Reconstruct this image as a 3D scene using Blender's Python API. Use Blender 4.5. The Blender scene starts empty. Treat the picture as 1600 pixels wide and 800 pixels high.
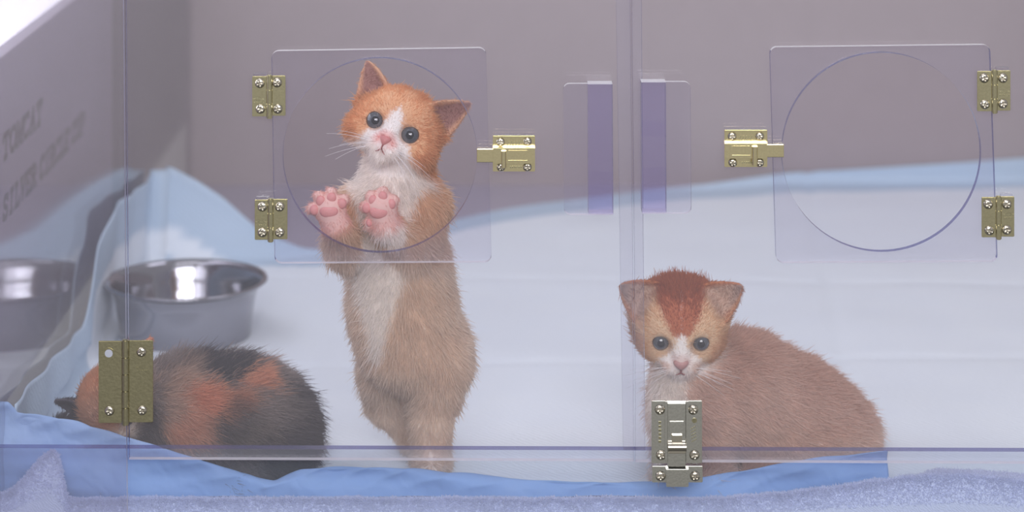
import bpy, bmesh, math, random
import numpy as np
from mathutils import Vector, Matrix

random.seed(7)
rng = np.random.default_rng(7)
C = bpy.context.scene.collection
SC = bpy.context.scene

# ------------------------------------------------------------------ units
# one unit u = the size of one photo pixel on the front of the cage = 0.375 mm
U = 0.000375
CAM_D = 3813.0          # camera distance in front of the cage, in u  (1.43 m)
CAM_H = 1340.0          # camera height above the cage floor, in u

# ------------------------------------------------------------------ camera
cam_data = bpy.data.cameras.new('camera')
cam = bpy.data.objects.new('camera', cam_data)
C.objects.link(cam)
cam.location = (0, -CAM_D * U, CAM_H * U)
cam.rotation_euler = (math.pi / 2, 0, 0)
cam_data.sensor_width = 36.0
cam_data.lens = 36.0 * CAM_D / 1600.0
cam_data.shift_y = -940.0 / 1600.0
cam_data.clip_start = 0.01
cam_data.clip_end = 50
cam_data.dof.use_dof = True
cam_data.dof.focus_distance = (CAM_D + 35) * U
cam_data.dof.aperture_fstop = 6.3
SC.camera = cam

# ------------------------------------------------------------------ light
SC.view_settings.view_transform = 'Standard'
SC.view_settings.look = 'None'
SC.view_settings.gamma = 1.0
SC.view_settings.use_curve_mapping = False
SC.view_settings.exposure = -0.28
SC.cycles.transparent_max_bounces = 40
SC.cycles.max_bounces = 14

world = bpy.data.worlds.new('room_light')
SC.world = world
world.use_nodes = True
wn, wl = world.node_tree.nodes, world.node_tree.links
bg = wn['Background']
tc = wn.new('ShaderNodeTexCoord')
sep = wn.new('ShaderNodeSeparateXYZ')
wl.new(tc.outputs['Generated'], sep.inputs[0])
ramp = wn.new('ShaderNodeValToRGB')
mr = wn.new('ShaderNodeMapRange')
mr.inputs[1].default_value = -1
mr.inputs[2].default_value = 1
wl.new(sep.outputs['Z'], mr.inputs[0])
wl.new(mr.outputs[0], ramp.inputs[0])
e = ramp.color_ramp.elements
e[0].position, e[0].color = 0.0, (0.22, 0.22, 0.22, 1)
e[1].position, e[1].color = 1.0, (0.95, 0.94, 1.0, 1)
for pos, col in ((0.27, (0.35, 0.35, 0.33, 1)), (0.38, (0.90, 0.88, 0.82, 1)), (0.45, (0.80, 0.78, 0.76, 1)), (0.53, (0.60, 0.59, 0.60, 1)), (0.62, (0.76, 0.75, 0.79, 1))):
    q = e.new(pos)
    q.color = col
wl.new(ramp.outputs[0], bg.inputs[0])
bg.inputs[1].default_value = 0.52


def area(name, loc, target, sx, sy, power, col):
    d = bpy.data.lights.new(name, 'AREA')
    d.shape = 'RECTANGLE'
    d.size, d.size_y = sx, sy
    d.energy = power
    d.color = col
    o = bpy.data.objects.new(name, d)
    C.objects.link(o)
    o.location = loc
    o.rotation_euler = (Vector(target) - Vector(loc)).to_track_quat('-Z', 'Y').to_euler()
    return o


area('ceiling_tube_light', (-0.25, -0.45, 1.75), (0.0, 0.25, 0.0), 1.2, 0.22, 5.4, (1.0, 0.97, 0.97))
area('front_fill_light', (0.15, -1.9, 1.0), (0.0, 0.1, 0.12), 1.3, 0.8, 42.0, (1.0, 0.99, 0.96))  # fill lamp added on the camera side to brighten the kittens
area('ceiling_panel_light', (0.45, 0.55, 1.7), (0.1, 0.35, 0.0), 0.7, 0.5, 4.2, (0.93, 0.93, 1.0))


# ------------------------------------------------------------------ helpers
def P(px, py, d=0.0):
    """a photo pixel at depth d (u) behind the cage front -> point in u"""
    s = CAM_D / (CAM_D + d)
    return np.array([(px - 800) / s, d, CAM_H - (py + 540) / s])


def W(p):
    return Vector((p[0] * U, p[1] * U, p[2] * U))


def proj(p):
    """points (n,3) in u -> photo px, py"""
    s = CAM_D / (CAM_D + p[:, 1])
    return 800 + p[:, 0] * s, -540 + (CAM_H - p[:, 2]) * s


def lin(r, g, b):
    f = lambda c: ((c / 255 + 0.055) / 1.055) ** 2.4 if c / 255 > 0.04045 else c / 255 / 12.92
    return np.array([f(r), f(g), f(b)])


def col4(r, g, b):
    return tuple(lin(r, g, b)) + (1.0,)


def mat(name, color, rough=0.5, metal=0.0, bump=0.0, scale=200.0, vary=0.0, coat=0.0, sss=0.0, spec=0.5, trans=0.0):
    m = bpy.data.materials.new(name)
    m.use_nodes = True
    n, l = m.node_tree.nodes, m.node_tree.links
    b = n['Principled BSDF']
    b.inputs['Base Color'].default_value = color
    b.inputs['Roughness'].default_value = rough
    b.inputs['Metallic'].default_value = metal
    b.inputs['Coat Weight'].default_value = coat
    b.inputs['Specular IOR Level'].default_value = spec
    if sss:
        b.inputs['Subsurface Weight'].default_value = sss
        b.inputs['Subsurface Radius'].default_value = (0.004, 0.002, 0.0015)
    if bump or vary:
        t = n.new('ShaderNodeTexCoord')
        nz = n.new('ShaderNodeTexNoise')
        nz.inputs['Scale'].default_value = scale
        nz.inputs['Detail'].default_value = 4
        l.new(t.outputs['Object'], nz.inputs['Vector'])
        if bump:
            bp = n.new('ShaderNodeBump')
            bp.inputs['Strength'].default_value = bump
            bp.inputs['Distance'].default_value = 0.001
            l.new(nz.outputs[0], bp.inputs['Height'])
            l.new(bp.outputs[0], b.inputs['Normal'])
        if vary:
            mx = n.new('ShaderNodeMixRGB')
            mx.inputs[1].default_value = tuple(c * (1 - vary) for c in color[:3]) + (1,)
            mx.inputs[2].default_value = tuple(min(1, c * (1 + vary)) for c in color[:3]) + (1,)
            l.new(nz.outputs[0], mx.inputs[0])
            l.new(mx.outputs[0], b.inputs['Base Color'])
    return m


def acrylic(name, tint, haze=0.03, hazecol=(0.8, 0.78, 0.9, 1), f0=0.04, rough=0.03, scratch=0.0):
    """clear sheet: tinted straight-through light, Schlick reflection, a little scuffed haze"""
    m = bpy.data.materials.new(name)
    m.use_nodes = True
    n, l = m.node_tree.nodes, m.node_tree.links
    n.clear()
    out = n.new('ShaderNodeOutputMaterial')
    tr = n.new('ShaderNodeBsdfTransparent')
    tr.inputs[0].default_value = tuple(tint) + (1,)
    gl = n.new('ShaderNodeBsdfGlossy')
    gl.inputs['Roughness'].default_value = rough
    df = n.new('ShaderNodeBsdfDiffuse')
    df.inputs[0].default_value = hazecol
    geo = n.new('ShaderNodeNewGeometry')
    dot = n.new('ShaderNodeVectorMath')
    dot.operation = 'DOT_PRODUCT'
    l.new(geo.outputs['Normal'], dot.inputs[0])
    l.new(geo.outputs['Incoming'], dot.inputs[1])

    def mth(op, a, b=None):
        k = n.new('ShaderNodeMath')
        k.operation = op
        for i, v in enumerate((a, b)):
            if v is None:
                continue
            if isinstance(v, (int, float)):
                k.inputs[i].default_value = v
            else:
                l.new(v, k.inputs[i])
        return k.outputs[0]
    c = mth('ABSOLUTE', dot.outputs['Value'])
    k = mth('POWER', mth('SUBTRACT', 1.0, c), 5.0)
    F = mth('ADD', mth('MULTIPLY', k, 1 - f0), f0)
    m1 = n.new('ShaderNodeMixShader')
    l.new(F, m1.inputs[0])
    l.new(tr.outputs[0], m1.inputs[1])
    l.new(gl.outputs[0], m1.inputs[2])
    m2 = n.new('ShaderNodeMixShader')
    hz = haze
    if scratch:
        t = n.new('ShaderNodeTexCoord')
        nz = n.new('ShaderNodeTexNoise')
        nz.inputs['Scale'].default_value = 9
        nz.inputs['Detail'].default_value = 6
        l.new(t.outputs['Object'], nz.inputs['Vector'])
        l.new(mth('ADD', mth('MULTIPLY', nz.outputs[0], scratch), haze), m2.inputs[0])
    else:
        m2.inputs[0].default_value = haze
    l.new(m1.outputs[0], m2.inputs[1])
    l.new(df.outputs[0], m2.inputs[2])
    l.new(m2.outputs[0], out.inputs[0])
    return m


def attr_mat(name, attr, rough=0.75, gain=1.0):
    m = bpy.data.materials.new(name)
    m.use_nodes = True
    n, l = m.node_tree.nodes, m.node_tree.links
    b = n['Principled BSDF']
    a = n.new('ShaderNodeAttribute')
    a.attribute_name = attr
    l.new(a.outputs['Color'], b.inputs['Base Color'])
    b.inputs['Roughness'].default_value = rough
    b.inputs['Specular IOR Level'].default_value = 0.06
    return m


def link(o, parent=None):
    C.objects.link(o)
    if parent is not None:
        o.parent = parent
        o.matrix_parent_inverse = Matrix.Translation(-parent.location) if parent.parent is None else Matrix()
    return o


def tag(o, label=None, cat=None, group=None, kind=None):
    for k, v in (('label', label), ('category', cat), ('group', group), ('kind', kind)):
        if v:
            o[k] = v
    return o


def root(name, p, label, cat, group=None):
    o = bpy.data.objects.new(name, None)
    o.empty_display_size = 0.02
    o.location = W(p)
    C.objects.link(o)
    return tag(o, label, cat, group)


def mesh_obj(name, verts, faces, mats, parent=None, smooth=True, fmat=None):
    """verts in u, world; placed so that children of an Empty keep their place"""
    me = bpy.data.meshes.new(name)
    v = np.asarray(verts, float) * U
    off = np.zeros(3)
    if parent is not None:
        off = world_of(parent)
    else:
        off = np.array([v[:, 0].mean(), v[:, 1].mean(), v[:, 2].min()])
    me.from_pydata((v - off).tolist(), [], [list(f) for f in faces])
    for m in (mats if isinstance(mats, (list, tuple)) else [mats]):
        me.materials.append(m)
    if fmat is not None:
        me.polygons.foreach_set('material_index', np.asarray(fmat, dtype=np.int32))
    if smooth:
        me.polygons.foreach_set('use_smooth', [True] * len(me.polygons))
    me.update()
    o = bpy.data.objects.new(name, me)
    C.objects.link(o)
    if parent is not None:
        o.parent = parent
    else:
        o.location = off
    return o


def world_of(o):
    p = np.zeros(3)
    while o is not None:
        p = p + np.array(o.location)
        o = o.parent
    return p


def bm_obj(name, bm, mats, parent=None, smooth=False, bevel=0.0, seg=2):
    """bm holds world coordinates in u"""
    if bevel:
        bmesh.ops.bevel(bm, geom=[e for e in bm.edges if e.calc_face_angle(0) > 0.6], offset=bevel, segments=seg, affect='EDGES', profile=0.6)
    bmesh.ops.recalc_face_normals(bm, faces=bm.faces)
    bm.verts.index_update()
    v = [tuple(x.co) for x in bm.verts]
    f = [[x.index for x in q.verts] for q in bm.faces]
    fm = [q.material_index for q in bm.faces]
    o = mesh_obj(name, v, f, mats, parent, smooth, fm)
    bm.free()
    return o


def box(bm, a, b, mi=0):
    xs, ys, zs = zip(a, b)
    r = bmesh.ops.create_cube(bm, size=1.0)
    c = [(a[i] + b[i]) / 2 for i in range(3)]
    s = [abs(b[i] - a[i]) for i in range(3)]
    for v in r['verts']:
        v.co = Vector((v.co[i] * s[i] + c[i] for i in range(3)))
        for f in v.link_faces:
            f.material_index = mi
    return r['verts']


def pxbox(bm, x0, y0, x1, y1, df, db, mi=0):
    a, b = P(x0, y1, df), P(x1, y0, df)
    return box(bm, (a[0], df, a[2]), (b[0], db, b[2]), mi)


def cyl(bm, p0, p1, r0, r1=None, n=24, mi=0):
    r1 = r0 if r1 is None else r1
    p0, p1 = Vector(p0), Vector(p1)
    ax = (p1 - p0)
    q = ax.to_track_quat('Z', 'Y')
    rings = []
    for p, r in ((p0, r0), (p1, r1)):
        rings.append([bm.verts.new(p + q @ Vector((r * math.cos(2 * math.pi * i / n), r * math.sin(2 * math.pi * i / n), 0))) for i in range(n)])
    fs = [bm.faces.new((rings[0][i], rings[0][(i + 1) % n], rings[1][(i + 1) % n], rings[1][i])) for i in range(n)]
    fs.append(bm.faces.new(rings[0][::-1]))
    fs.append(bm.faces.new(rings[1]))
    for f in fs:
        f.material_index = mi
        f.smooth = True


def lathe(name, prof, centre, mats, parent=None, n=96):
    v, f = [], []
    for r, z in prof:
        for i in range(n):
            a = 2 * math.pi * i / n
            v.append((centre[0] + r * math.cos(a), centre[1] + r * math.sin(a), centre[2] + z))
    for k in range(len(prof) - 1):
        for i in range(n):
            j = (i + 1) % n
            f.append((k * n + i, k * n + j, (k + 1) * n + j, (k + 1) * n + i))
    return mesh_obj(name, v, f, mats, parent)


# ------------------------------------------------------------------ materials
M_SHEET = acrylic('clear_sheet', (0.962, 0.960, 0.980), haze=0.030, scratch=0.02)
M_FLAP = acrylic('clear_flap', (0.955, 0.950, 0.982), haze=0.012, scratch=0.01)
M_SIDE = acrylic('clear_side', (0.96, 0.955, 0.975), haze=0.02, scratch=0.015, rough=0.05)
M_STRIP = acrylic('clear_strip_blue', (0.915, 0.94, 0.985), haze=0.03, hazecol=(0.72, 0.78, 0.95, 1), scratch=0.02)
M_EDGE = acrylic('sheet_edge_violet', (0.33, 0.34, 0.58), haze=0.14, hazecol=(0.30, 0.33, 0.80, 1), f0=0.12, rough=0.2)
M_EDGE_W = acrylic('sheet_edge_bright', (0.80, 0.78, 0.88), haze=0.45, hazecol=(0.9, 0.88, 0.95, 1), f0=0.15, rough=0.3)  # light caught by the edges, painted in as a whiter copy of the edge
M_GRIP = acrylic('thick_violet_block', (0.86, 0.84, 0.955), haze=0.06, hazecol=(0.55, 0.50, 0.85, 1))
M_BRASS = mat('brass_plate', col4(205, 198, 165), 0.24, 1.0, bump=0.08, scale=900, vary=0.12)
M_BRASSB = mat('bright_brass_bolt', col4(238, 226, 184), 0.22, 1.0, bump=0.05, scale=900, vary=0.08)
M_OLIVE = mat('aged_brass_plate', col4(178, 172, 142), 0.33, 1.0, bump=0.12, scale=700, vary=0.18)
M_STEEL = mat('nickel_plate', col4(216, 215, 210), 0.2, 1.0, bump=0.05, scale=800, vary=0.1)
M_SCREW = mat('screw_steel', col4(215, 208, 195), 0.16, 1.0, vary=0.05, scale=400)
M_DARK = mat('dark_hole', col4(30, 28, 30), 0.7, vary=0.2)
M_BACK = mat('lilac_wall', col4(161, 149, 152), 0.6, bump=0.02, scale=40, vary=0.05)
M_FLOOR = mat('grey_lilac_floor', col4(166, 158, 172), 0.6, vary=0.05, scale=20)
M_BOX = mat('printed_board', col4(186, 178, 194), 0.55, vary=0.05, scale=12)
M_BOXG = mat('grey_board', col4(92, 86, 90), 0.6, vary=0.06, scale=10)
M_INK = mat('ink', col4(14, 14, 26), 0.6, vary=0.1)
M_ROOM = mat('room_white', col4(240, 238, 245), 0.7, vary=0.03, scale=5)
M_GLOW = bpy.data.materials.new('panel_glow')  # emission for the glowing panel added behind the board
M_GLOW.use_nodes = True
_b = M_GLOW.node_tree.nodes['Principled BSDF']
_b.inputs['Base Color'].default_value = (0.8, 0.8, 0.82, 1)
_b.inputs['Emission Color'].default_value = (0.95, 0.96, 1.0, 1)
_b.inputs['Emission Strength'].default_value = 2.4
M_BOWL = mat('polished_steel', col4(158, 158, 166), 0.12, 1.0, vary=0.04, scale=80)
M_NOSE = mat('pink_nose', col4(214, 140, 136), 0.45, bump=0.3, scale=1500, vary=0.12, sss=0.15)
M_NOSE2 = mat('dusky_nose', col4(198, 150, 144), 0.45, bump=0.3, scale=1500, vary=0.15, sss=0.15)
M_PAD = mat('pink_paw_pad', col4(228, 158, 154), 0.5, bump=0.25, scale=1800, vary=0.12, sss=0.2)
M_LIP = mat('lip_line', col4(165, 100, 96), 0.6, vary=0.1)
M_IRIS = mat('iris_slate', col4(78, 82, 88), 0.08, vary=0.25, scale=900, coat=1.0)
M_PUPIL = mat('pupil', col4(24, 26, 34), 0.06, vary=0.1, coat=1.0)
M_RIM = mat('eye_rim', col4(38, 32, 38), 0.25, vary=0.1, coat=0.6)
M_WHISK = mat('whisker_white', col4(245, 240, 238), 0.4, vary=0.02)
M_SKIN = attr_mat('coat_skin', 'coat', 0.85)
M_FUR = attr_mat('coat_fur', 'coat', 0.9)


def translucent_mix(m, fac):
    n, l = m.node_tree.nodes, m.node_tree.links
    out = n['Material Output']
    b = n['Principled BSDF']
    t = n.new('ShaderNodeBsdfTranslucent')
    src = b.inputs['Base Color']
    if src.is_linked:
        l.new(src.links[0].from_socket, t.inputs[0])
    else:
        t.inputs[0].default_value = src.default_value
    mx = n.new('ShaderNodeMixShader')
    mx.inputs[0].default_value = fac
    l.new(b.outputs[0], mx.inputs[1])
    l.new(t.outputs[0], mx.inputs[2])
    l.new(mx.outputs[0], out.inputs[0])


translucent_mix(M_FUR, 0.5)


def fabric(name, color, color2, rough, scale, bump, weave):
    m = bpy.data.materials.new(name)
    m.use_nodes = True
    n, l = m.node_tree.nodes, m.node_tree.links
    b = n['Principled BSDF']
    b.inputs['Roughness'].default_value = rough
    b.inputs['Specular IOR Level'].default_value = 0.2
    t = n.new('ShaderNodeTexCoord')
    w = n.new('ShaderNodeTexWave')
    w.inputs['Scale'].default_value = scale
    w.inputs['Distortion'].default_value = weave
    w.inputs['Detail'].default_value = 3
    w.bands_direction = 'DIAGONAL'
    l.new(t.outputs['Object'], w.inputs['Vector'])
    nz = n.new('ShaderNodeTexNoise')
    nz.inputs['Scale'].default_value = 30
    l.new(t.outputs['Object'], nz.inputs['Vector'])
    mx = n.new('ShaderNodeMixRGB')
    mx.inputs[1].default_value = color
    mx.inputs[2].default_value = color2
    l.new(nz.outputs[0], mx.inputs[0])
    l.new(mx.outputs[0], b.inputs['Base Color'])
    bp = n.new('ShaderNodeBump')
    bp.inputs['Strength'].default_value = bump
    bp.inputs['Distance'].default_value = 0.0008
    l.new(w.outputs[0], bp.inputs['Height'])
    l.new(bp.outputs[0], b.inputs['Normal'])
    return m


M_PADW = fabric('pad_white_fleece', col4(232, 240, 250), col4(238, 245, 252), 0.9, 120, 0.25, 6)
M_PADB = fabric('pad_blue_border', col4(168, 196, 222), col4(182, 205, 228), 0.6, 60, 0.15, 8)
M_SHEETB = fabric('blue_film', col4(168, 204, 250), col4(186, 214, 252), 0.45, 40, 0.3, 12)
M_TOWEL = fabric('terry_white', col4(226, 228, 246), col4(232, 234, 248), 0.95, 300, 0.3, 10)
M_PILE = mat('terry_pile', col4(232, 233, 248), 0.9, vary=0.05, scale=60, spec=0.1)

# ================================================================== THE CAGE (setting)
BACK = 2347.0
LEFT = -808.0
RIGHT = 1430.0
TOPZ = 960.0


def structure(name, bm, m, parent=None, bevel=0):
    o = bm_obj(name, bm, m, parent, bevel=bevel)
    if parent is None:
        o['kind'] = 'structure'
    return o


bm = bmesh.new()
box(bm, (LEFT - 30, 60, -20), (RIGHT + 30, BACK + 30, 0))
structure('floor', bm, M_FLOOR)
bm = bmesh.new()
box(bm, (LEFT - 30, 34, -50), (RIGHT + 30, 59, -27))
structure('trim_1', bm, M_FLOOR)
bm = bmesh.new()
box(bm, (LEFT - 14, BACK, 0), (RIGHT + 14, BACK + 16, TOPZ))
structure('wall_back', bm, M_BACK)
bm = bmesh.new()
box(bm, (LEFT - 12, 14, 0), (LEFT, BACK, TOPZ))
structure('wall_left', bm, M_SIDE)
bm = bmesh.new()
box(bm, (RIGHT, 14, 0), (RIGHT + 12, BACK, TOPZ))
structure('wall_right', bm, M_BACK)

TOP = -70


def slab(bm, outline, df, db, hole=None, edge=1, topbright=False, rimbright=None):
    """flat sheet from a photo outline (px), optionally with a round hole (px, py, r); faces 0, edges get the edge material"""
    def q(pt, d):
        a = P(pt[0], pt[1], df)
        return bm.verts.new((a[0], d, a[2]))
    pts = outline
    if hole is not None:
        cx, cy, r = hole
        n = 96
        # outline resampled by rays from the hole's centre, corners kept
        angs = sorted(set([2 * math.pi * i / n for i in range(n)] + [math.atan2(p[1] - cy, p[0] - cx) % (2 * math.pi) for p in pts]))
        out = []
        for a in angs:
            dx, dy = math.cos(a), math.sin(a)
            best = None
            for i in range(len(pts)):
                x1, y1 = pts[i]
                x2, y2 = pts[(i + 1) % len(pts)]
                ex, ey = x2 - x1, y2 - y1
                den = dx * ey - dy * ex
                if abs(den) < 1e-9:
                    continue
                t = ((x1 - cx) * ey - (y1 - cy) * ex) / den
                s_ = ((x1 - cx) * dy - (y1 - cy) * dx) / den
                if t > 0 and -1e-6 <= s_ <= 1 + 1e-6:
                    best = t if best is None else min(best, t)
            out.append((cx + dx * best, cy + dy * best))
        inn = [(cx + r * math.cos(a), cy + r * math.sin(a)) for a in angs]
        of, ob = [q(p, df) for p in out], [q(p, db) for p in out]
        nf, nb = [q(p, df) for p in inn], [q(p, db) for p in inn]
        m = len(angs)
        for i in range(m):
            j = (i + 1) % m
            bm.faces.new((of[i], of[j], nf[j], nf[i])).material_index = 0
            bm.faces.new((ob[j], ob[i], nb[i], nb[j])).material_index = 0
            f = bm.faces.new((nf[i], nf[j], nb[j], nb[i]))
            f.material_index = edge
            f.smooth = True
            bm.faces.new((of[j], of[i], ob[i], ob[j])).material_index = 2 if abs(out[i][1] - out[j][1]) < abs(out[i][0] - out[j][0]) else edge
    else:
        vf, vb = [q(p, df) for p in pts], [q(p, db) for p in pts]
        bm.faces.new(vf).material_index = 0
        bm.faces.new(vb[::-1]).material_index = 0
        m = len(pts)
        for i in range(m):
            j = (i + 1) % m
            f = bm.faces.new((vf[j], vf[i], vb[i], vb[j]))
            f.material_index = edge
            if topbright and abs(pts[i][1] - pts[j][1]) < abs(pts[i][0] - pts[j][0]) * 1.5:
                f.material_index = 2


def rounded(c, r, n=6):
    """c: four corners clockwise from top left, each rounded by r"""
    out = []
    for i in range(4):
        p = Vector(c[i])
        a = (Vector(c[i - 1]) - p).normalized()
        b = (Vector(c[(i + 1) % 4]) - p).normalized()
        rr = r[i] if isinstance(r, (list, tuple)) else r
        if rr <= 0:
            out.append(tuple(p))
            continue
        o = p + a * rr + b * rr
        for k in range(n + 1):
            t = k / n * math.pi / 2
            out.append(tuple(o - b * rr * math.cos(t) - a * rr * math.sin(t)))
    return out


bm = bmesh.new()
slab(bm, [(-60, TOP), (191.5, TOP), (194, 200), (197.5, 720), (198.5, 860), (-60, 860)], 0, 13)
wf = structure('wall_front', bm, [M_SHEET, M_EDGE_W])
bm = bmesh.new()
slab(bm, [(-60, 700), (1660, 706), (1660, 860), (-60, 860)], 13.5, 32)
low = structure('lower_strip', bm, [M_STRIP, M_EDGE], wf)
bm = bmesh.new()
slab(bm, [(962, TOP), (1002, TOP), (1008, 703), (974, 703)], 13.5, 30)
structure('middle_post', bm, [M_SHEET, M_EDGE], wf)


# ================================================================== hardware
def screw(px, py, df, r, parent, ang=0.4, phillips=True, material=None):
    """pan-head screw whose head stands on depth df, facing the camera"""
    c = P(px, py, df)
    nr, na = 12, 40
    v, f = [], []
    for k in range(nr + 1):
        t = k / nr
        for i in range(na):
            a = 2 * math.pi * i / na
            rr = r * t
            h = r * 0.52 * math.sqrt(max(0.0, 1 - (t * 0.98) ** 2.6))
            x, y = rr * math.cos(a), rr * math.sin(a)
            xr, yr = x * math.cos(ang) + y * math.sin(ang), -x * math.sin(ang) + y * math.cos(ang)
            if phillips and (abs(xr) < r * 0.13 or abs(yr) < r * 0.13) and rr < r * 0.55:
                h -= r * 0.34
            v.append((c[0] + x, df - h, c[2] + y))
    for k in range(nr):
        for i in range(na):
            j = (i + 1) % na
            f.append((k * na + i, k * na + j, (k + 1) * na + j, (k + 1) * na + i))
    return mesh_obj('screw', v, f, material or M_SCREW, parent)


def stamp(bm, px, py, df, mi=1, w=9):
    """small stamped maker's mark: a ring with wings over a row of dashes"""
    c = P(px, py, df)
    n = 20
    for i in range(n):
        a0, a1 = 2 * math.pi * i / n, 2 * math.pi * (i + 1) / n
        q = []
        for a, k in ((a0, 1.0), (a1, 1.0), (a1, 0.72), (a0, 0.72)):
            q.append(bm.verts.new((c[0] + w * 0.55 * k * math.cos(a), df - 0.25, c[2] + w * 0.3 * k * math.sin(a))))
        bm.faces.new(q).material_index = mi
    for sx in (-1, 1):
        box(bm, (c[0] + sx * w * 0.6, df - 0.3, c[2] - 0.5), (c[0] + sx * w * 0.95, df, c[2] + 0.5), mi)
    for i in range(5):
        x = c[0] - w * 0.8 + i * w * 0.38
        box(bm, (x, df - 0.3, c[2] - w * 0.72), (x + w * 0.2, df, c[2] - w * 0.5), mi)


def hinge(parent, x0, y0, kx0, kx1, x1, y1, screws, dl, dr, r, m, spacer=None, hole=None, mark=None, segs=3, name='hinge', label=None):
    """two leaves and a knuckle; dl/dr = depth of the backs of the left and right leaf"""
    bm = bmesh.new()
    th = 3.0
    pxbox(bm, x0, y0, kx0 + 1.5, y1, dl - th, dl)
    pxbox(bm, kx1 - 1.5, y0 - 1, x1, y1 - 1, dr - th, dr)
    bmesh.ops.bevel(bm, geom=list(bm.edges), offset=0.8, segments=2, affect='EDGES')
    kr = (kx1 - kx0) / 2
    ta = P((kx0 + kx1) / 2, y0 - 1, dl - kr * 0.6)
    tb = P((kx0 + kx1) / 2, y1 + 2, dl - kr * 0.6)
    for i in range(segs):
        za = ta[2] + (tb[2] - ta[2]) * (i / segs) - (0.5 if i else 0)
        zb = ta[2] + (tb[2] - ta[2]) * ((i + 1) / segs) + (0.5 if i < segs - 1 else 0)
        cyl(bm, (ta[0], ta[1], za), (ta[0], ta[1], zb), kr, kr * 0.97)
    cyl(bm, (ta[0], ta[1], ta[2] + 1.2), (ta[0], ta[1], tb[2] - 1.2), kr * 0.72)
    if mark:
        stamp(bm, mark[0], mark[1], dl - th if mark[0] < kx0 else dr - th)
    if hole:
        c = P(hole[0], hole[1], dl - th)
        cyl(bm, (c[0], dl - th - 0.3, c[2]), (c[0], dl, c[2]), r * 0.95, r * 0.95, mi=2)
        cyl(bm, (c[0], dl - th - 0.9, c[2]), (c[0], dl - th + 0.2, c[2]), r * 1.12, r * 1.12, mi=0)
        cyl(bm, (c[0], dl - th - 1.1, c[2]), (c[0], dl - th - 0.5, c[2]), r * 0.82, r * 0.82, mi=2)
    h = bm_obj(name, bm, [m, M_OLIVE, M_HOLE], parent)
    if label:
        h['label'] = label
    for i, (sx, sy) in enumerate(screws):
        screw(sx, sy, (dl if sx < kx0 else dr) - th, r, h, ang=0.3 + 0.5 * i)
    if spacer:
        bm = bmesh.new()
        pxbox(bm, *spacer)
        bm_obj('spacer', bm, [M_FLAP], h)
    return h


M_HOLE = mat('hole_through', col4(176, 180, 196), 0.5, vary=0.05)


def bolt(parent, x0, y0, x1, y1, cy0, cy1, bx0, bx1, kx0, kx1, ky0, ky1, screws, r, m, mb):
    """slide bolt lying across the flap edge: plate with raised channel, bar, thumb tab, four screws, clear spacer"""
    d0 = -10.0
    bm = bmesh.new()
    pxbox(bm, x0, y0, x1, y1, d0 - 2.5, d0)
    pxbox(bm, x0, y0, x1, y0 + 3, d0 - 5, d0)
    pxbox(bm, x0, cy0, x1, cy0 + 3, d0 - 12, d0 - 2)
    pxbox(bm, x0, cy1 - 3, x1, cy1, d0 - 12, d0 - 2)
    pxbox(bm, x0, cy0, x1, cy1, d0 - 13, d0 - 10.5)
    bmesh.ops.bevel(bm, geom=list(bm.edges), offset=0.7, segments=2, affect='EDGES')
    xm0, xm1 = (kx1 + 3, x1 - 12) if bx0 < x0 else (x0 + 12, kx0 - 3)
    for a, b, c, d in ((xm0, cy0 + 4, xm1, cy0 + 5), (xm0, cy1 - 5.5, xm1, cy1 - 4)):
        pxbox(bm, a, b, c, d, d0 - 13.6, d0 - 12.6)
    h = bm_obj('slide_bolt', bm, [m], parent)
    # stamped script on the upper flange
    bm = bmesh.new()
    for i in range(5):
        a = P(x0 + (x1 - x0) * (0.36 + 0.065 * i), y0 + 13, d0 - 2.5)
        vs = box(bm, (a[0] - 0.5, d0 - 2.9, a[2] - 4), (a[0] + 0.5, d0 - 2.4, a[2] + 4))
        for v in vs:
            v.co.x += (v.co.z - a[2]) * 0.4
    for i in range(6):
        a = P(x0 + (x1 - x0) * (0.42 + 0.05 * i), y1 - 7, d0 - 2.5)
        box(bm, (a[0] - 0.9, d0 - 2.9, a[2] - 1.6), (a[0] + 0.9, d0 - 2.4, a[2] + 1.6))
    bm_obj('stamped_mark', bm, [M_OLIVE], h)
    bm = bmesh.new()
    pxbox(bm, bx0, cy0 + 1.5, bx1, cy1 - 2, d0 - 10, d0 - 2.6)
    bm_obj('bolt_bar', bm, [mb], h, bevel=1.0)
    bm = bmesh.new()
    a, b = P((kx0 + kx1) / 2, ky0, d0 - 16), P((kx0 + kx1) / 2, ky1, d0 - 16)
    hw = (kx1 - kx0) / 2
    cyl(bm, (a[0], d0 - 15, a[2]), (a[0], d0 - 15, b[2]), hw, hw, 20)
    box(bm, (a[0] - hw * 0.55, d0 - 15, b[2] + 2), (a[0] + hw * 0.55, d0 - 9, a[2] - 2))
    bm_obj('thumb_tab', bm, [mb], h)
    for i, (sx, sy) in enumerate(screws):
        screw(sx, sy, d0 - 2.5, r, h, ang=0.5 * i)
    bm = bmesh.new()
    pxbox(bm, x0 + 3, y0 + 0, x1 - 3, y1 - 3, d0, 0)
    bm_obj('spacer', bm, [M_FLAP], h)
    return h


def flap(parent, corners, r=11):
    bm = bmesh.new()
    slab(bm, rounded(corners, r), -11, 0, None, 1, True)
    return bm_obj('porthole_flap', bm, [M_FLAP, M_EDGE, M_EDGE_W], parent)


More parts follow.
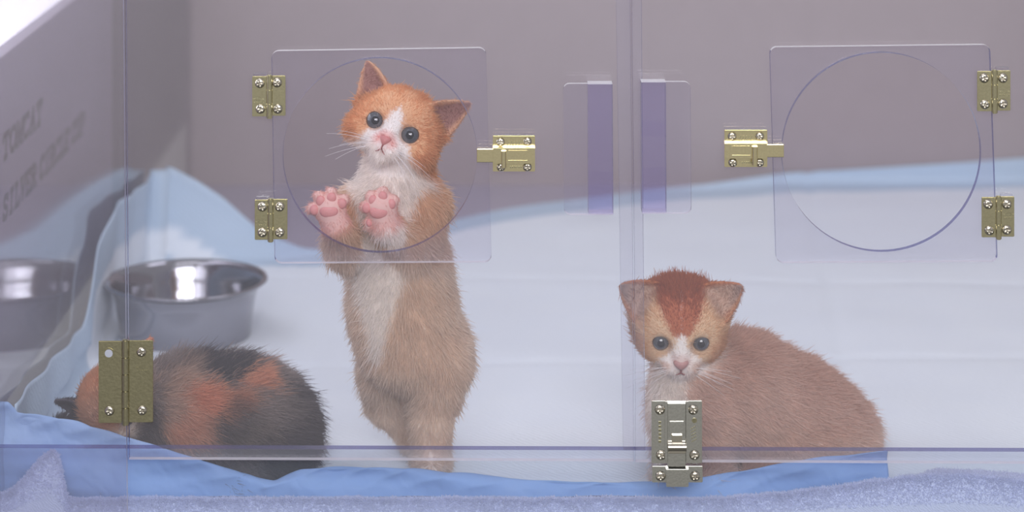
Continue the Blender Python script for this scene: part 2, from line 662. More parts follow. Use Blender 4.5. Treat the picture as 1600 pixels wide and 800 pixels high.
def pull(parent, x0, y0, x1, y1, inner_left):
    """clear finger pull: a thick block glued on the door with an overhanging front plate"""
    bm = bmesh.new()
    r = [10, 0, 0, 10] if not inner_left else [0, 10, 10, 0]
    slab(bm, rounded([(x0, y0), (x1, y0), (x1 + 1.5, y1), (x0 + 1.5, y1)], r), -42, -32, None, 1, True)
    h = bm_obj('pull_handle', bm, [M_FLAP, M_EDGE_L, M_EDGE_W], parent)
    bm = bmesh.new()
    m = (x0 + x1) / 2
    a, b = (m, x1) if not inner_left else (x0, m)
    slab(bm, [(a, y0 + 1), (b, y0 + 1), (b + 1, y1 - 1), (a + 1, y1 - 1)], -31.8, 0, None, 1, True)
    bm_obj('standoff', bm, [M_GRIP, M_EDGE_L, M_EDGE_W], h)
    return h


M_EDGE_L = acrylic('sheet_edge_faint', (0.86, 0.85, 0.93), haze=0.14, hazecol=(0.7, 0.68, 0.85, 1), f0=0.06, rough=0.2)

# ---- left door
door1 = root('cage_door', P(590, 720, 6), 'clear acrylic cage door with its round porthole in front of the standing kitten', 'cage door', 'clear doors of the cage front')
bm = bmesh.new()
slab(bm, [(195.5, TOP), (984, TOP), (989, 400), (990.5, 721), (201, 718)], 0, 13, (593.5, 243, 152))
bm_obj('door_panel', bm, [M_SHEET, M_EDGE, M_EDGE_W], door1)
flap(door1, [(424, 80), (759, 75), (768, 410), (429, 412)])
hinge(door1, 394, 119, 416, 426, 446, 182, [(406, 130), (433, 129), (407, 170), (434, 170)], -11, -11, 7.5, M_BRASS,
      spacer=(396, 115.5, 417, 181, -11, 0), mark=(404, 155))
hinge(door1, 398, 312, 418, 427.5, 449, 375, [(410, 323), (437, 323), (410, 363), (437, 363)], -11, -11, 7.5, M_BRASS,
      spacer=(400, 308.5, 420, 374, -11, 0), mark=(408, 347))
hinge(door1, 154, 533, 190, 202, 239, 661, [(221, 550), (222, 641), (171, 642)], 0, 0, 7.5, M_OLIVE,
      hole=(170, 552), mark=(222, 574), segs=5, label='large dull brass hinge with one empty screw hole')
bolt(door1, 770, 212, 836, 268, 231, 256, 745, 790, 783, 791, 236, 262,
     [(782, 222), (824, 221), (783, 261), (824, 261)], 6.8, M_BRASSB, M_BRASSB)
pull(door1, 880, 131, 957, 336, False)

door1['kind'] = 'thing'

# ---- right door
door2 = root('cage_door', P(1320, 722, 6), 'clear acrylic cage door with its empty porthole above the sitting kitten', 'cage door', 'clear doors of the cage front')
bm = bmesh.new()
slab(bm, [(986.5, TOP), (1660, TOP), (1660, 725), (993, 722), (991.5, 400)], 0, 13, (1377.5, 238, 155.5))
bm_obj('door_panel', bm, [M_SHEET, M_EDGE, M_EDGE_W], door2)
flap(door2, [(1203, 74), (1547, 70), (1559, 409), (1213, 411)])
hinge(door2, 1527, 111, 1549, 1559, 1579, 174, [(1538, 122), (1567, 122), (1539, 163), (1567, 162)], -11, -11, 7.5, M_BRASS,
      spacer=(1557, 106, 1576, 172, -11, 0), mark=(1569, 143))
hinge(door2, 1534, 308, 1555.5, 1565, 1585, 371, [(1544, 319), (1573, 319), (1546, 360), (1573, 359)], -11, -11, 7.5, M_BRASS,
      spacer=(1564, 303, 1582, 369, -11, 0), mark=(1576, 335))
bolt(door2, 1132, 203, 1199, 261, 224, 248, 1175, 1225, 1175, 1184, 229, 258,
     [(1144, 213), (1187, 213), (1145, 254), (1187, 254)], 6.8, M_BRASSB, M_BRASSB)
pull(door2, 1002, 128, 1079, 334, True)


door2['kind'] = 'thing'


def lower_latch():
    d0 = -1.0
    bm = bmesh.new()
    pxbox(bm, 1018, 626, 1097, 724, d0 - 3, d0)
    pxbox(bm, 1018, 626, 1020.5, 724, d0 - 5, d0)
    pxbox(bm, 1094.5, 626, 1097, 724, d0 - 5, d0)
    pxbox(bm, 1039, 627, 1043, 724, d0 - 10, d0 - 2)
    pxbox(bm, 1072, 627, 1076, 724, d0 - 10, d0 - 2)
    bmesh.ops.bevel(bm, geom=list(bm.edges), offset=0.8, segments=2, affect='EDGES')
    h = bm_obj('slide_latch', bm, [M_STEEL], door2)
    bm = bmesh.new()
    pxbox(bm, 1043, 630, 1071.5, 729, d0 - 8, d0 - 3.2)
    pxbox(bm, 1046, 658, 1069, 682, d0 - 8.8, d0 - 7.5)
    bm_obj('latch_bar', bm, [M_STEEL], h, bevel=0.8)
    bm = bmesh.new()
    pxbox(bm, 1050, 680, 1066, 694, d0 - 13, d0 - 7)
    a, b = P(1043.5, 699, d0 - 14), P(1072.5, 699, d0 - 14)
    cyl(bm, (a[0], d0 - 13.5, a[2]), (b[0], d0 - 13.5, a[2]), 6.5, 6.5, 24)
    pxbox(bm, 1044.5, 697, 1071.5, 709, d0 - 18, d0 - 12)
    bm_obj('thumb_tab', bm, [M_SCREW], h, bevel=0.6)
    bm = bmesh.new()
    for i in range(5):
        a = P(1083 + 1.2 * i * 0.3, 668 + i * 5, d0 - 3)
        vs = box(bm, (a[0] - 4, d0 - 3.4, a[2] - 0.6), (a[0] + 4, d0 - 2.9, a[2] + 0.6))
        for v in vs:
            v.co.z += (v.co.x - a[0]) * 0.6
    for i in range(6):
        a = P(1031, 660 + i * 6, d0 - 3)
        box(bm, (a[0] - 2, d0 - 3.4, a[2] - 1.6), (a[0] + 2, d0 - 2.9, a[2] + 1.6))
    c = P(1085, 657, d0 - 3)
    cyl(bm, (c[0], d0 - 3.5, c[2]), (c[0], d0 - 2.9, c[2]), 4)
    bm_obj('stamped_mark', bm, [M_OLIVE], h)
    for i, (sx, sy) in enumerate([(1031, 640), (1083, 640), (1033, 711), (1085, 711)]):
        screw(sx, sy, d0 - 3, 7.8, h, ang=0.6 * i)
    # the catch on the fixed strip below (spaced out to the door's plane)
    bm = bmesh.new()
    pxbox(bm, 1019, 728, 1098, 754, d0 - 3, d0)
    pxbox(bm, 1041, 733, 1076, 761, d0 - 12, d0 - 9)
    pxbox(bm, 1041, 733, 1044.5, 761, d0 - 11, d0 - 1)
    pxbox(bm, 1072.5, 733, 1076, 761, d0 - 11, d0 - 1)
    bmesh.ops.bevel(bm, geom=list(bm.edges), offset=0.8, segments=2, affect='EDGES')
    k = bm_obj('latch_catch', bm, [M_STEEL], wf)
    for i, (sx, sy) in enumerate([(1032, 744), (1086, 744)]):
        screw(sx, sy, d0 - 3, 7.8, k, ang=0.9 * i)
    bm = bmesh.new()
    pxbox(bm, 1022, 730, 1095, 753, d0, 13.4)
    bm_obj('spacer', bm, [M_FLAP], k)


lower_latch()

# ================================================================== what stands outside on the left
bxr = root('printed_board', (-1000, 700, 0), 'pale lilac board printed with dark slab letters, leaning outside the left wall', 'sign board')
bm = bmesh.new()
box(bm, (-935, -500, 0), (-905, 1710, 626))
bm_obj('board', bm, [M_BOX], bxr, bevel=4)
# slab-serif stroke lettering on the board face (x = -905), running back into the depth
GL = {
    'T': [((0, 1), (1, 1)), ((.5, 1), (.5, 0)), ((.25, 0), (.75, 0)), ((0, 1), (0, .75)), ((1, 1), (1, .75))],
    'I': [((.5, 1), (.5, 0)), ((.2, 0), (.8, 0)), ((.2, 1), (.8, 1))],
    'L': [((.25, 1), (.25, 0)), ((0, 1), (.5, 1)), ((0, 0), (1, 0)), ((1, 0), (1, .3))],
    'M': [((.1, 0), (.1, 1)), ((.1, 1), (.5, .2)), ((.5, .2), (.9, 1)), ((.9, 1), (.9, 0)), ((-.08, 0), (.28, 0)), ((.72, 0), (1.08, 0)), ((-.08, 1), (.1, 1)), ((.9, 1), (1.08, 1))],
    'A': [((.1, 0), (.5, 1)), ((.5, 1), (.9, 0)), ((.25, .35), (.75, .35)), ((-.05, 0), (.28, 0)), ((.72, 0), (1.05, 0))],
    'V': [((.1, 1), (.5, 0)), ((.5, 0), (.9, 1)), ((-.05, 1), (.28, 1)), ((.72, 1), (1.05, 1))],
    'E': [((.15, 1), (.15, 0)), ((0, 1), (.95, 1)), ((0, 0), (.95, 0)), ((.15, .5), (.65, .5)), ((.95, 1), (.95, .75)), ((.95, 0), (.95, .25))],
    'R': [((.15, 1), (.15, 0)), ((0, 1), (.6, 1)), ((.6, 1), (.85, .87)), ((.85, .87), (.85, .63)), ((.85, .63), (.6, .5)), ((.6, .5), (.15, .5)), ((.5, .5), (.9, 0)), ((0, 0), (.32, 0)), ((.75, 0), (1.05, 0))],
    'P': [((.15, 1), (.15, 0)), ((0, 1), (.6, 1)), ((.6, 1), (.88, .87)), ((.88, .87), (.88, .6)), ((.88, .6), (.6, .45)), ((.6, .45), (.15, .45)), ((0, 0), (.35, 0))],
    'U': [((.12, 1), (.12, .25)), ((.12, .25), (.3, .02)), ((.3, .02), (.7, .02)), ((.7, .02), (.88, .25)), ((.88, .25), (.88, 1)), ((-.05, 1), (.3, 1)), ((.7, 1), (1.05, 1))],
}
ring = [(.5 + .5 * math.cos(a), .5 + .5 * math.sin(a)) for a in [2 * math.pi * i / 14 for i in range(15)]]
GL['O'] = [(ring[i], ring[i + 1]) for i in range(14)]
cr = [(.5 + .5 * math.cos(a), .5 + .5 * math.sin(a)) for a in [math.pi * (0.22 + 1.56 * i / 12) for i in range(13)]]
GL['C'] = [(cr[i], cr[i + 1]) for i in range(12)] + [((.9, .85), (.9, 1.0))]
sc_ = [(.88, .8), (.7, .97), (.4, 1), (.15, .88), (.12, .68), (.3, .55), (.7, .45), (.9, .3), (.85, .1), (.6, 0), (.3, .03), (.1, .2)]
GL['S'] = [(sc_[i], sc_[i + 1]) for i in range(11)] + [((.88, .8), (.88, 1)), ((.1, .2), (.1, 0))]


def letters(text, y0, z0, h, w, gap, thick, slope):
    bm = bmesh.new()
    y = y0
    for ch in text:
        if ch == ' ':
            y += w * 0.75
            continue
        for (ax, az), (bx, bz) in GL[ch]:
            a = Vector((y + ax * w + az * h * slope, z0 + az * h))
            b = Vector((y + bx * w + bz * h * slope, z0 + bz * h))
            t = (b - a)
            if t.length < 1e-6:
                continue
            t.normalize()
            nrm = Vector((-t.y, t.x)) * thick / 2
            a2, b2 = a - t * thick * .3, b + t * thick * .3
            q = [a2 + nrm, b2 + nrm, b2 - nrm, a2 - nrm]
            lo = [bm.verts.new((-905.2, p.x, p.y)) for p in q]
            hi = [bm.verts.new((-904.2, p.x, p.y)) for p in q]
            bm.faces.new(hi)
            bm.faces.new(lo[::-1])
            for i in range(4):
                bm.faces.new((lo[i], lo[(i + 1) % 4], hi[(i + 1) % 4], hi[i]))
        y += w + gap
    bm_obj('lettering', bm, [M_INK], bxr)


# TOMCAT: photo x 5..68 ; SILVER CIRCLE CUP: photo x 5..132
def depth_at(px):
    return CAM_D * (905.0 / (800 - px) - 1)


yA, yB = depth_at(4), depth_at(66)
n_ = 6
letters('TOMCAT', yA, 1340 - (250 + 540) * (1 + yA / CAM_D), 40, (yB - yA) / n_ * 0.80, (yB - yA) / n_ * 0.2, 11, 0.2)
yB = depth_at(133)
n_ = 6 + 6 + 3 + 1.3
letters('SILVER CIRCLE CUP', yA, 1340 - (345 + 540) * (1 + yA / CAM_D), 38, (yB - yA) / n_ * 0.80, (yB - yA) / n_ * 0.2, 11, 0.2)

gb = bmesh.new()  # upright grey box, added to darken the view through the left wall
box(gb, (-1250, 1760, 0), (-930, 4000, 1250))
o = bm_obj('grey_box', gb, [M_BOXG], None, bevel=8)
o['kind'] = 'structure'
# glowing panel with a rim, added to make the area above the board bright
gb = bmesh.new()
box(gb, (-1012, -300, 40), (-1000, 1740, 1300))
o = bm_obj('glow_panel_1', gb, [M_GLOW])
o['kind'] = 'structure'
gb = bmesh.new()
box(gb, (-1020, -340, 0), (-996, 1752, 40))
box(gb, (-1020, -340, 1300), (-996, 1752, 1340))
box(gb, (-1020, -340, 40), (-996, -300, 1300))
box(gb, (-1020, 1740, 40), (-996, 1752, 1300))
bm_obj('glow_panel_frame', gb, [M_ROOM], o)

# ================================================================== the bedding
def sstep(a, b, x):
    t = np.clip((x - a) / (b - a), 0, 1)
    return t * t * (3 - 2 * t)


def smooth_interp(x, xs, ys, w):
    """linear interpolation softened by averaging over +-w"""
    x = np.asarray(x, float)
    acc = 0
    ks = np.linspace(-1, 1, 7)
    for k in ks:
        acc = acc + np.interp(x + k * w, xs, ys)
    return acc / len(ks)


def ripple(x, y, seed, amp, wl_):
    r = np.random.default_rng(seed)
    z = np.zeros(np.broadcast(x, y).shape)
    for k in range(7):
        a = r.uniform(0, 2 * math.pi)
        f = 2 * math.pi / (wl_ * r.uniform(0.5, 1.6))
        z = z + np.sin((x * math.cos(a) + y * math.sin(a)) * f + r.uniform(0, 6.28)) * r.uniform(0.3, 1)
    return z * amp / 3


def grid_mesh(name, X, Y, Z, mats, fm=None, parent=None, thick=0.0, sub=0):
    nu, nv = X.shape
    v = np.stack([X, Y, Z], -1).reshape(-1, 3)
    i, j = np.meshgrid(np.arange(nu - 1), np.arange(nv - 1), indexing='ij')
    a = (i * nv + j).ravel()
    f = np.stack([a, a + nv, a + nv + 1, a + 1], -1)
    o = mesh_obj(name, v, f.tolist(), mats, parent, True, None if fm is None else fm.ravel())
    if thick:
        s = o.modifiers.new('solid', 'SOLIDIFY')
        s.thickness = thick * U
        s.offset = -1
    return o


# absorbent pad: white fleece with a blue border, climbing the left wall and the back wall
RD = [0, 287, 600, 745, 800, 985, 1130, 1300, 1560]
RV = [150, 128, 100, 88, 185, 246, 238, 215, 195]
xs_floor = np.linspace(LEFT + 40, RIGHT - 15, 150)
ncl = 26
nt = 130
nbk = 10
tt = np.linspace(0, 1, nt)
Yb = smooth_interp(xs_floor, [-780, -560, -400, -60, 317, 700, 1300], [1540, 1555, 1600, 2010, 2220, 2325, 2332], 60)
Xg, Yg, Zg, Bd = [], [], [], []
Y0 = 80
for k in range(ncl):                       # the climbing strip, from its top edge down to the floor
    q = k / (ncl - 1)
    yb = Yb[0]
    yy = Y0 + (yb - Y0) * tt
    rise = smooth_interp(yy, RD, RV, 40)
    L = rise + 40
    s = q * L
    hz = rise - s
    ang = np.clip(1 - hz / 40, 0, 1)
    xx = np.where(hz >= 40, LEFT + 6 + 8 * np.sin(yy / 70) ** 2 + 10 * np.clip((hz - 120) / 120, 0, 1), LEFT + 6 + 40 * (1 - np.sqrt(np.clip(1 - ang ** 2, 0, 1))))
    zz = np.where(hz >= 40, hz, np.clip(40 * (1 - np.sin(np.clip(ang, 0, 1) * math.pi / 2)), 2, 999))
    bk = np.linspace(0, 1, nbk + 1)[1:]
    up = np.maximum(0, rise[-1] - zz[-1]) * bk
    Xg.append(np.concatenate([xx, np.full(nbk, xx[-1])]))
    Yg.append(np.concatenate([yy, yb + 55 * bk]))
    Zg.append(np.concatenate([zz, zz[-1] + up]))
    Bd.append(np.concatenate([np.minimum(s, (1 - tt) * (yb - Y0) + 200), np.minimum(s[-1], (1 - bk) * max(0, rise[-1] - zz[-1]))]))
for x, yb in zip(xs_floor, Yb):
    yy = Y0 + (yb - Y0) * tt
    rb = np.interp(x, [-760, -700, -640, -560, -470, -380, 300, 700, 1300], [195, 165, 128, 62, 20, 1, 1.0, 25, 62])
    bk = np.linspace(0, 1, nbk + 1)[1:]
    zz = 4 + ripple(x, yy, 3, 3.0, 420) + 3.0
    zz = zz - 5 * np.exp(-((yy - 770 - 0.05 * x) / 14) ** 2) - 5 * np.exp(-((yy - 1390 + 0.04 * x) / 16) ** 2) - 4 * np.exp(-((x - 560 - 0.08 * yy) / 12) ** 2)
    zz = np.maximum(zz, 1)
    Xg.append(np.full(nt + nbk, x))
    Yg.append(np.concatenate([yy, np.minimum(yb + (10 + rb * 0.28) * np.sin(bk * 1.5), BACK - 5)]))
    Zg.append(np.concatenate([zz, zz[-1] + rb * bk]))
    Bd.append(np.concatenate([np.minimum((1 - tt) * (yb - Y0) + rb, (x - LEFT) + 60), rb * (1 - bk)]))
Xg, Yg, Zg, Bd = map(np.array, (Xg, Yg, Zg, Bd))
pad = grid_mesh('absorbent_pad', Xg, Yg, Zg, [M_PADW], None, None, thick=-3)
bat = pad.data.attributes.new('border', 'FLOAT', 'POINT')
bat.data.foreach_set('value', (1 - sstep(-5, 5, Bd - np.where(Yg > 1500, 125, 98))).astype(np.float32).ravel())
n, l = M_PADW.node_tree.nodes, M_PADW.node_tree.links
at, mx = n.new('ShaderNodeAttribute'), n.new('ShaderNodeMixRGB')
at.attribute_name = 'border'
l.new(at.outputs['Fac'], mx.inputs[0])
l.new(n['Principled BSDF'].inputs['Base Color'].links[0].from_socket, mx.inputs[1])
mx.inputs[2].default_value = col4(188, 208, 228)
l.new(mx.outputs[0], n['Principled BSDF'].inputs['Base Color'])
tag(pad, 'white absorbent pad with pale blue border covering the cage floor', 'pet pad')

# blue film bunched up along the front
TX = [-60, 18, 22, 60, 120, 190, 240, 330, 400, 430, 470, 500, 560, 640, 720, 800, 900, 1000, 1060, 1100, 1240, 1330, 1380, 1392]
TY = [634, 631, 648, 652, 663, 686, 700, 729, 751, 756, 738, 735, 734, 737, 744, 752, 757, 760, 757, 750, 726, 714, 708, 707]
px = np.concatenate([np.linspace(-60, 1388, 420)])
Xg, Yg, Zg = [], [], []
nprof = 34
for x in px:
    ty = smooth_interp([x], TX, TY, 5)[0]
    top = P(x, ty, 76)
    zt = max(top[2], 8)
    t = np.linspace(0, 1, nprof)
    # back foot -> crest -> front foot
    wob = ripple(np.array([x]), np.array([0.0]), 11, 7, 130)[0]
    yy = np.where(t < 0.5, 76 + (0.5 - t) * 2 * 16, 76 - (t - 0.5) * 2 * 10)
    zz = zt * np.where(t < 0.5, 1 - (1 - 2 * t) ** 1.6, 1 - ((t - 0.5) * 2) ** 2.2) + 3
    yy = yy + wob * np.sin(t * math.pi) * 0.5 + (ripple(np.full(nprof, x), zz * 2.2, 21, 5.5, 95) + 5 * np.abs(np.sin(x / 33 - zz / 9 + 1.5 * np.sin(x / 90))) ** 0.6) * np.sin(t * math.pi) ** .5 * (t > .45)
    yy = yy + 6 * np.sin(x / 47 + zz / 16) * (t > 0.52) * np.minimum(1, (t - 0.5) * 4)
    Xg.append(np.full(nprof, top[0]) + ripple(np.full(nprof, x), zz, 5, 2, 60))
    Yg.append(np.clip(yy, 58.5, 100))
    Zg.append(np.where(t > 0.62, np.where(zz < 12, zz * 2.6 - 19.2, zz), np.maximum(zz, 9)))
translucent_mix(M_SHEETB, 0.3)
translucent_mix(M_PILE, 0.35)
bl = grid_mesh('blue_sheet', np.array(Xg), np.array(Yg), np.array(Zg), [M_SHEETB], None, None, thick=1.0)
tag(bl, 'crumpled light blue sheet bunched along the bottom of the cage front', 'sheet')

# terry towel at the very front
TX = [-60, 0, 20, 40, 62, 80, 86, 93, 98, 104, 150, 200, 300, 400, 500, 530, 560, 620, 680, 760, 900, 1000, 1100, 1200, 1300, 1400, 1480, 1540, 1600, 1660]
TY = [778, 772, 764, 745, 718, 702, 700, 722, 752, 779, 783, 786, 791, 797, 800, 794, 787, 782, 785, 790, 791, 788, 780, 772, 760, 746, 739, 742, 749, 757]
px = np.linspace(-60, 1660, 520)
Xg, Yg, Zg = [], [], []
nprof = 26
for x in px:
    ty = smooth_interp([x], TX, TY, 4)[0]
    dd = 40
    top = P(x, ty, dd)
    zt = max(top[2] - 3, 5)
    t = np.linspace(0, 1, nprof)
    th = t * math.pi
    back = 15 + 110 * float(sstep(1396, 1480, x))
    yy = np.where(t < .5, 40 + back * np.cos(th) ** 2, 40 - 5.5 * np.cos(th) ** 2)
    zz = -26 + (zt + 27) * np.sin(th) ** .7
    zz = np.where(yy > 60, np.maximum(zz, 1), zz)
    zz = zz + ripple(np.full(nprof, x), yy * 3, 31, 2.0, 60) * np.sin(th)
    if x < 110:
        yy = np.maximum(36, yy)
    Xg.append(np.full(nprof, top[0]))
    Yg.append(np.maximum(yy, 34))
    Zg.append(zz)
tX, tY, tZ = map(np.array, (Xg, Yg, Zg))
tw = grid_mesh('towel', tX, tY, tZ, [M_TOWEL])
tag(tw, 'white fluffy terry towel lying along the very front of the cage floor', 'towel')

# ================================================================== steel bowl
bc = P(290, 502, 960)
bowl = lathe('food_bowl', [(0, 8), (100, 8), (118, 6), (126, 7), (128, 12), (131, 40), (137, 85), (142, 106), (150, 112), (157, 114), (160.5, 116.5),
                           (159, 119.5), (153, 120), (147, 117), (142, 110), (135, 80), (125, 38), (114, 22), (98, 16), (0, 15)],
             (bc[0], 960, 0), M_BOWL)
for v in bowl.data.vertices:
    pass
tag(bowl, 'shiny stainless steel feeding bowl behind the calico kitten', 'bowl')


# ================================================================== kittens
class Sdf:
    def __init__(self):
        self.prims = []

    def ell(self, c, r, R=None, k=14):
        self.prims.append(('e', np.array(c, float), np.array(r, float) * np.ones(3), R, k))

    def cone(self, a, b, ra, rb, k=14):
        self.prims.append(('c', np.array(a, float), np.array(b, float), (ra, rb), k))

    def ear(self, base, H, T, S, h, w0, curv, th=3.2, k=7):
        self.prims.append(('r', np.array(base, float), (H, T, S), (h, w0, curv, th), k))

    def cut(self, c, r, R=None, k=6):
        self.prims.append(('x', np.array(c, float), np.array(r, float) * np.ones(3), R, k))

    def bounds(self):
        lo, hi = np.full(3, 1e9), np.full(3, -1e9)
        for t, a, b, c, k in self.prims:
            if t == 'e':
                m = b.max() if c is not None else b
                lo, hi = np.minimum(lo, a - m), np.maximum(hi, a + m)
            elif t == 'c':
                m = max(c)
                lo, hi = np.minimum(lo, np.minimum(a, b) - m), np.maximum(hi, np.maximum(a, b) + m)
            elif t == 'r':
                lo, hi = np.minimum(lo, a - c[0] * 1.1), np.maximum(hi, a + c[0] * 1.1)
        return lo - 8, hi + 8

    def mesh(self, h=2.5):
        lo, hi = self.bounds()
        n = np.ceil((hi - lo) / h).astype(int) + 1
        ax = [lo[i] + h * np.arange(n[i]) for i in range(3)]
        V = np.full(n, 50.0, np.float32)
        for t, a, b, c, k in self.prims:
            if t in 'ex':
                m = b.max() * np.ones(3) if c is not None else b
                l0, h0 = a - m - 34, a + m + 34
            elif t == 'c':
                l0, h0 = np.minimum(a, b) - max(c) - 34, np.maximum(a, b) + max(c) + 34
            else:
                l0, h0 = a - c[0] * 1.1 - 25, a + c[0] * 1.1 + 25
            i0 = np.clip(np.floor((l0 - lo) / h).astype(int), 0, n - 1)
            i1 = np.clip(np.ceil((h0 - lo) / h).astype(int) + 1, 1, n)
            g = np.meshgrid(*[ax[i][i0[i]:i1[i]] for i in range(3)], indexing='ij')
            p = np.stack(g, -1)
            if t in 'ex':
                q = p - a
                if c is not None:
                    q = q @ np.asarray(c).T
                k0 = np.linalg.norm(q / b, axis=-1)
                k1 = np.linalg.norm(q / (b * b), axis=-1) + 1e-9
                d = k0 * (k0 - 1) / k1
                d = np.where(k0 < 1e-4, -b.min(), d)
            elif t == 'c':
                ab = b - a
                tt_ = np.clip(((p - a) @ ab) / (ab @ ab), 0, 1)
                d = np.linalg.norm(p - (a + tt_[..., None] * ab), axis=-1) - (c[0] + (c[1] - c[0]) * tt_)
            else:
                H, T, S = b
                hh, w0, cv, th = c
                q = p - a
                y, tq, w = q @ H, q @ T, q @ S
                f = np.clip(y / hh, -0.3, 1)
                Wd = w0 * np.clip(1 - np.clip(f, 0, 1) ** 1.5, 0.0, 1) ** 0.85 + 1.5
                tq = tq - cv * (w / w0) ** 2 - 5 * f * f
                tt2 = th * (1.15 - 0.6 * np.clip(f, 0, 1))
                d = np.maximum(np.maximum(np.abs(tq) - tt2, (np.abs(w) - Wd) * 0.75), np.maximum(y - hh, -y - 0.35 * hh)) * 0.9
            sl = tuple(slice(i0[i], i1[i]) for i in range(3))
            cur = V[sl]
            if t == 'x':
                hq = np.clip(0.5 - 0.5 * (cur + d) / k, 0, 1)
                V[sl] = cur * (1 - hq) - d * hq + k * hq * (1 - hq)
            else:
                hq = np.clip(0.5 + 0.5 * (d - cur) / k, 0, 1)
                V[sl] = d * (1 - hq) + cur * hq - k * hq * (1 - hq)
        return surface_nets(V, lo, h)


def surface_nets(V, lo, h):
    ins = V < 0
    nx, ny, nz = V.shape
    cs = (nx - 1, ny - 1, nz - 1)
    cnt = np.zeros(cs, np.int8)
    pos = np.zeros(cs + (3,), np.float32)
    cor = [(i, j, k) for i in (0, 1) for j in (0, 1) for k in (0, 1)]
    sub = lambda A, c: A[c[0]:c[0] + cs[0], c[1]:c[1] + cs[1], c[2]:c[2] + cs[2]]
    for a in cor:
        for ax in range(3):
            if a[ax]:
                continue
            b = list(a)
            b[ax] = 1
            m = sub(ins, a) != sub(ins, b)
            idx = np.nonzero(m)
            va, vb = sub(V, a)[idx], sub(V, b)[idx]
            t = va / (va - vb)
            pt = np.tile(np.array(a, np.float32), (len(t), 1))
            pt[:, ax] = t
            pos[idx] += pt
            cnt[idx] += 1
    act = cnt > 0
    ids = np.full(cs, -1, np.int64)
    I = np.nonzero(act)
    ids[I] = np.arange(len(I[0]))
    v = (np.stack(I, -1) + pos[I] / cnt[I][:, None]) * h + lo
    faces = []
    for ax in range(3):
        o = [(1, 2), (2, 0), (0, 1)][ax]
        s0 = [slice(None)] * 3
        s1 = [slice(None)] * 3
        s0[ax], s1[ax] = slice(0, -1), slice(1, None)
        ch = ins[tuple(s0)] != ins[tuple(s1)]
        E = np.stack(np.nonzero(ch), -1)
        good = np.ones(len(E), bool)
        for q in o:
            good &= (E[:, q] >= 1) & (E[:, q] < V.shape[q] - 1)
        E = E[good]
        sgn = ins[tuple(E.T)]
        c = []
        for du, dv in ((-1, -1), (0, -1), (0, 0), (-1, 0)):
            w = E.copy()
            w[:, o[0]] += du
            w[:, o[1]] += dv
            c.append(ids[tuple(w.T)])
        q = np.stack(c, -1)
        q[~sgn] = q[~sgn][:, ::-1]
        faces.append(q)
    return v, np.concatenate(faces)


def vnormals(v, f):
    a = v[f[:, 2]] - v[f[:, 0]]
    b = v[f[:, 3]] - v[f[:, 1]]
    n = np.cross(a, b)
    out = np.zeros_like(v)
    for i in range(4):
        np.add.at(out, f[:, i], n)
    return out / (np.linalg.norm(out, axis=1, keepdims=True) + 1e-9)


def relax(v, f, it=2):
    for _ in range(it):
        acc = np.zeros_like(v)
        cn = np.zeros(len(v))
        for i in range(4):
            a, b = f[:, i], f[:, (i + 1) % 4]
            np.add.at(acc, a, v[b])
            np.add.at(acc, b, v[a])
            np.add.at(cn, a, 1)
            np.add.at(cn, b, 1)
        v = v * 0.5 + 0.5 * acc / cn[:, None]
    return v


def head_frame(roll, yaw, pitch):
    """rows: right (as the viewer sees it), forward, up. roll>0 leans clockwise in the photo, yaw>0 turns to photo left, pitch>0 looks up"""
    def rot(v, ax, a):
        return np.array(Matrix.Rotation(a, 3, Vector(ax)) @ Vector(v))
    R, F, Uv = (1, 0, 0), (0, -1, 0), (0, 0, 1)
    res = []
    for v in (R, F, Uv):
        v = rot(v, (1, 0, 0), -pitch)
        v = rot(v, (0, 0, 1), -yaw)
        v = rot(v, (0, 1, 0), roll)
        res.append(v)
    return np.array(res)


def mixc(c, d, t):
    return c * (1 - t[:, None]) + np.asarray(d) * t[:, None]


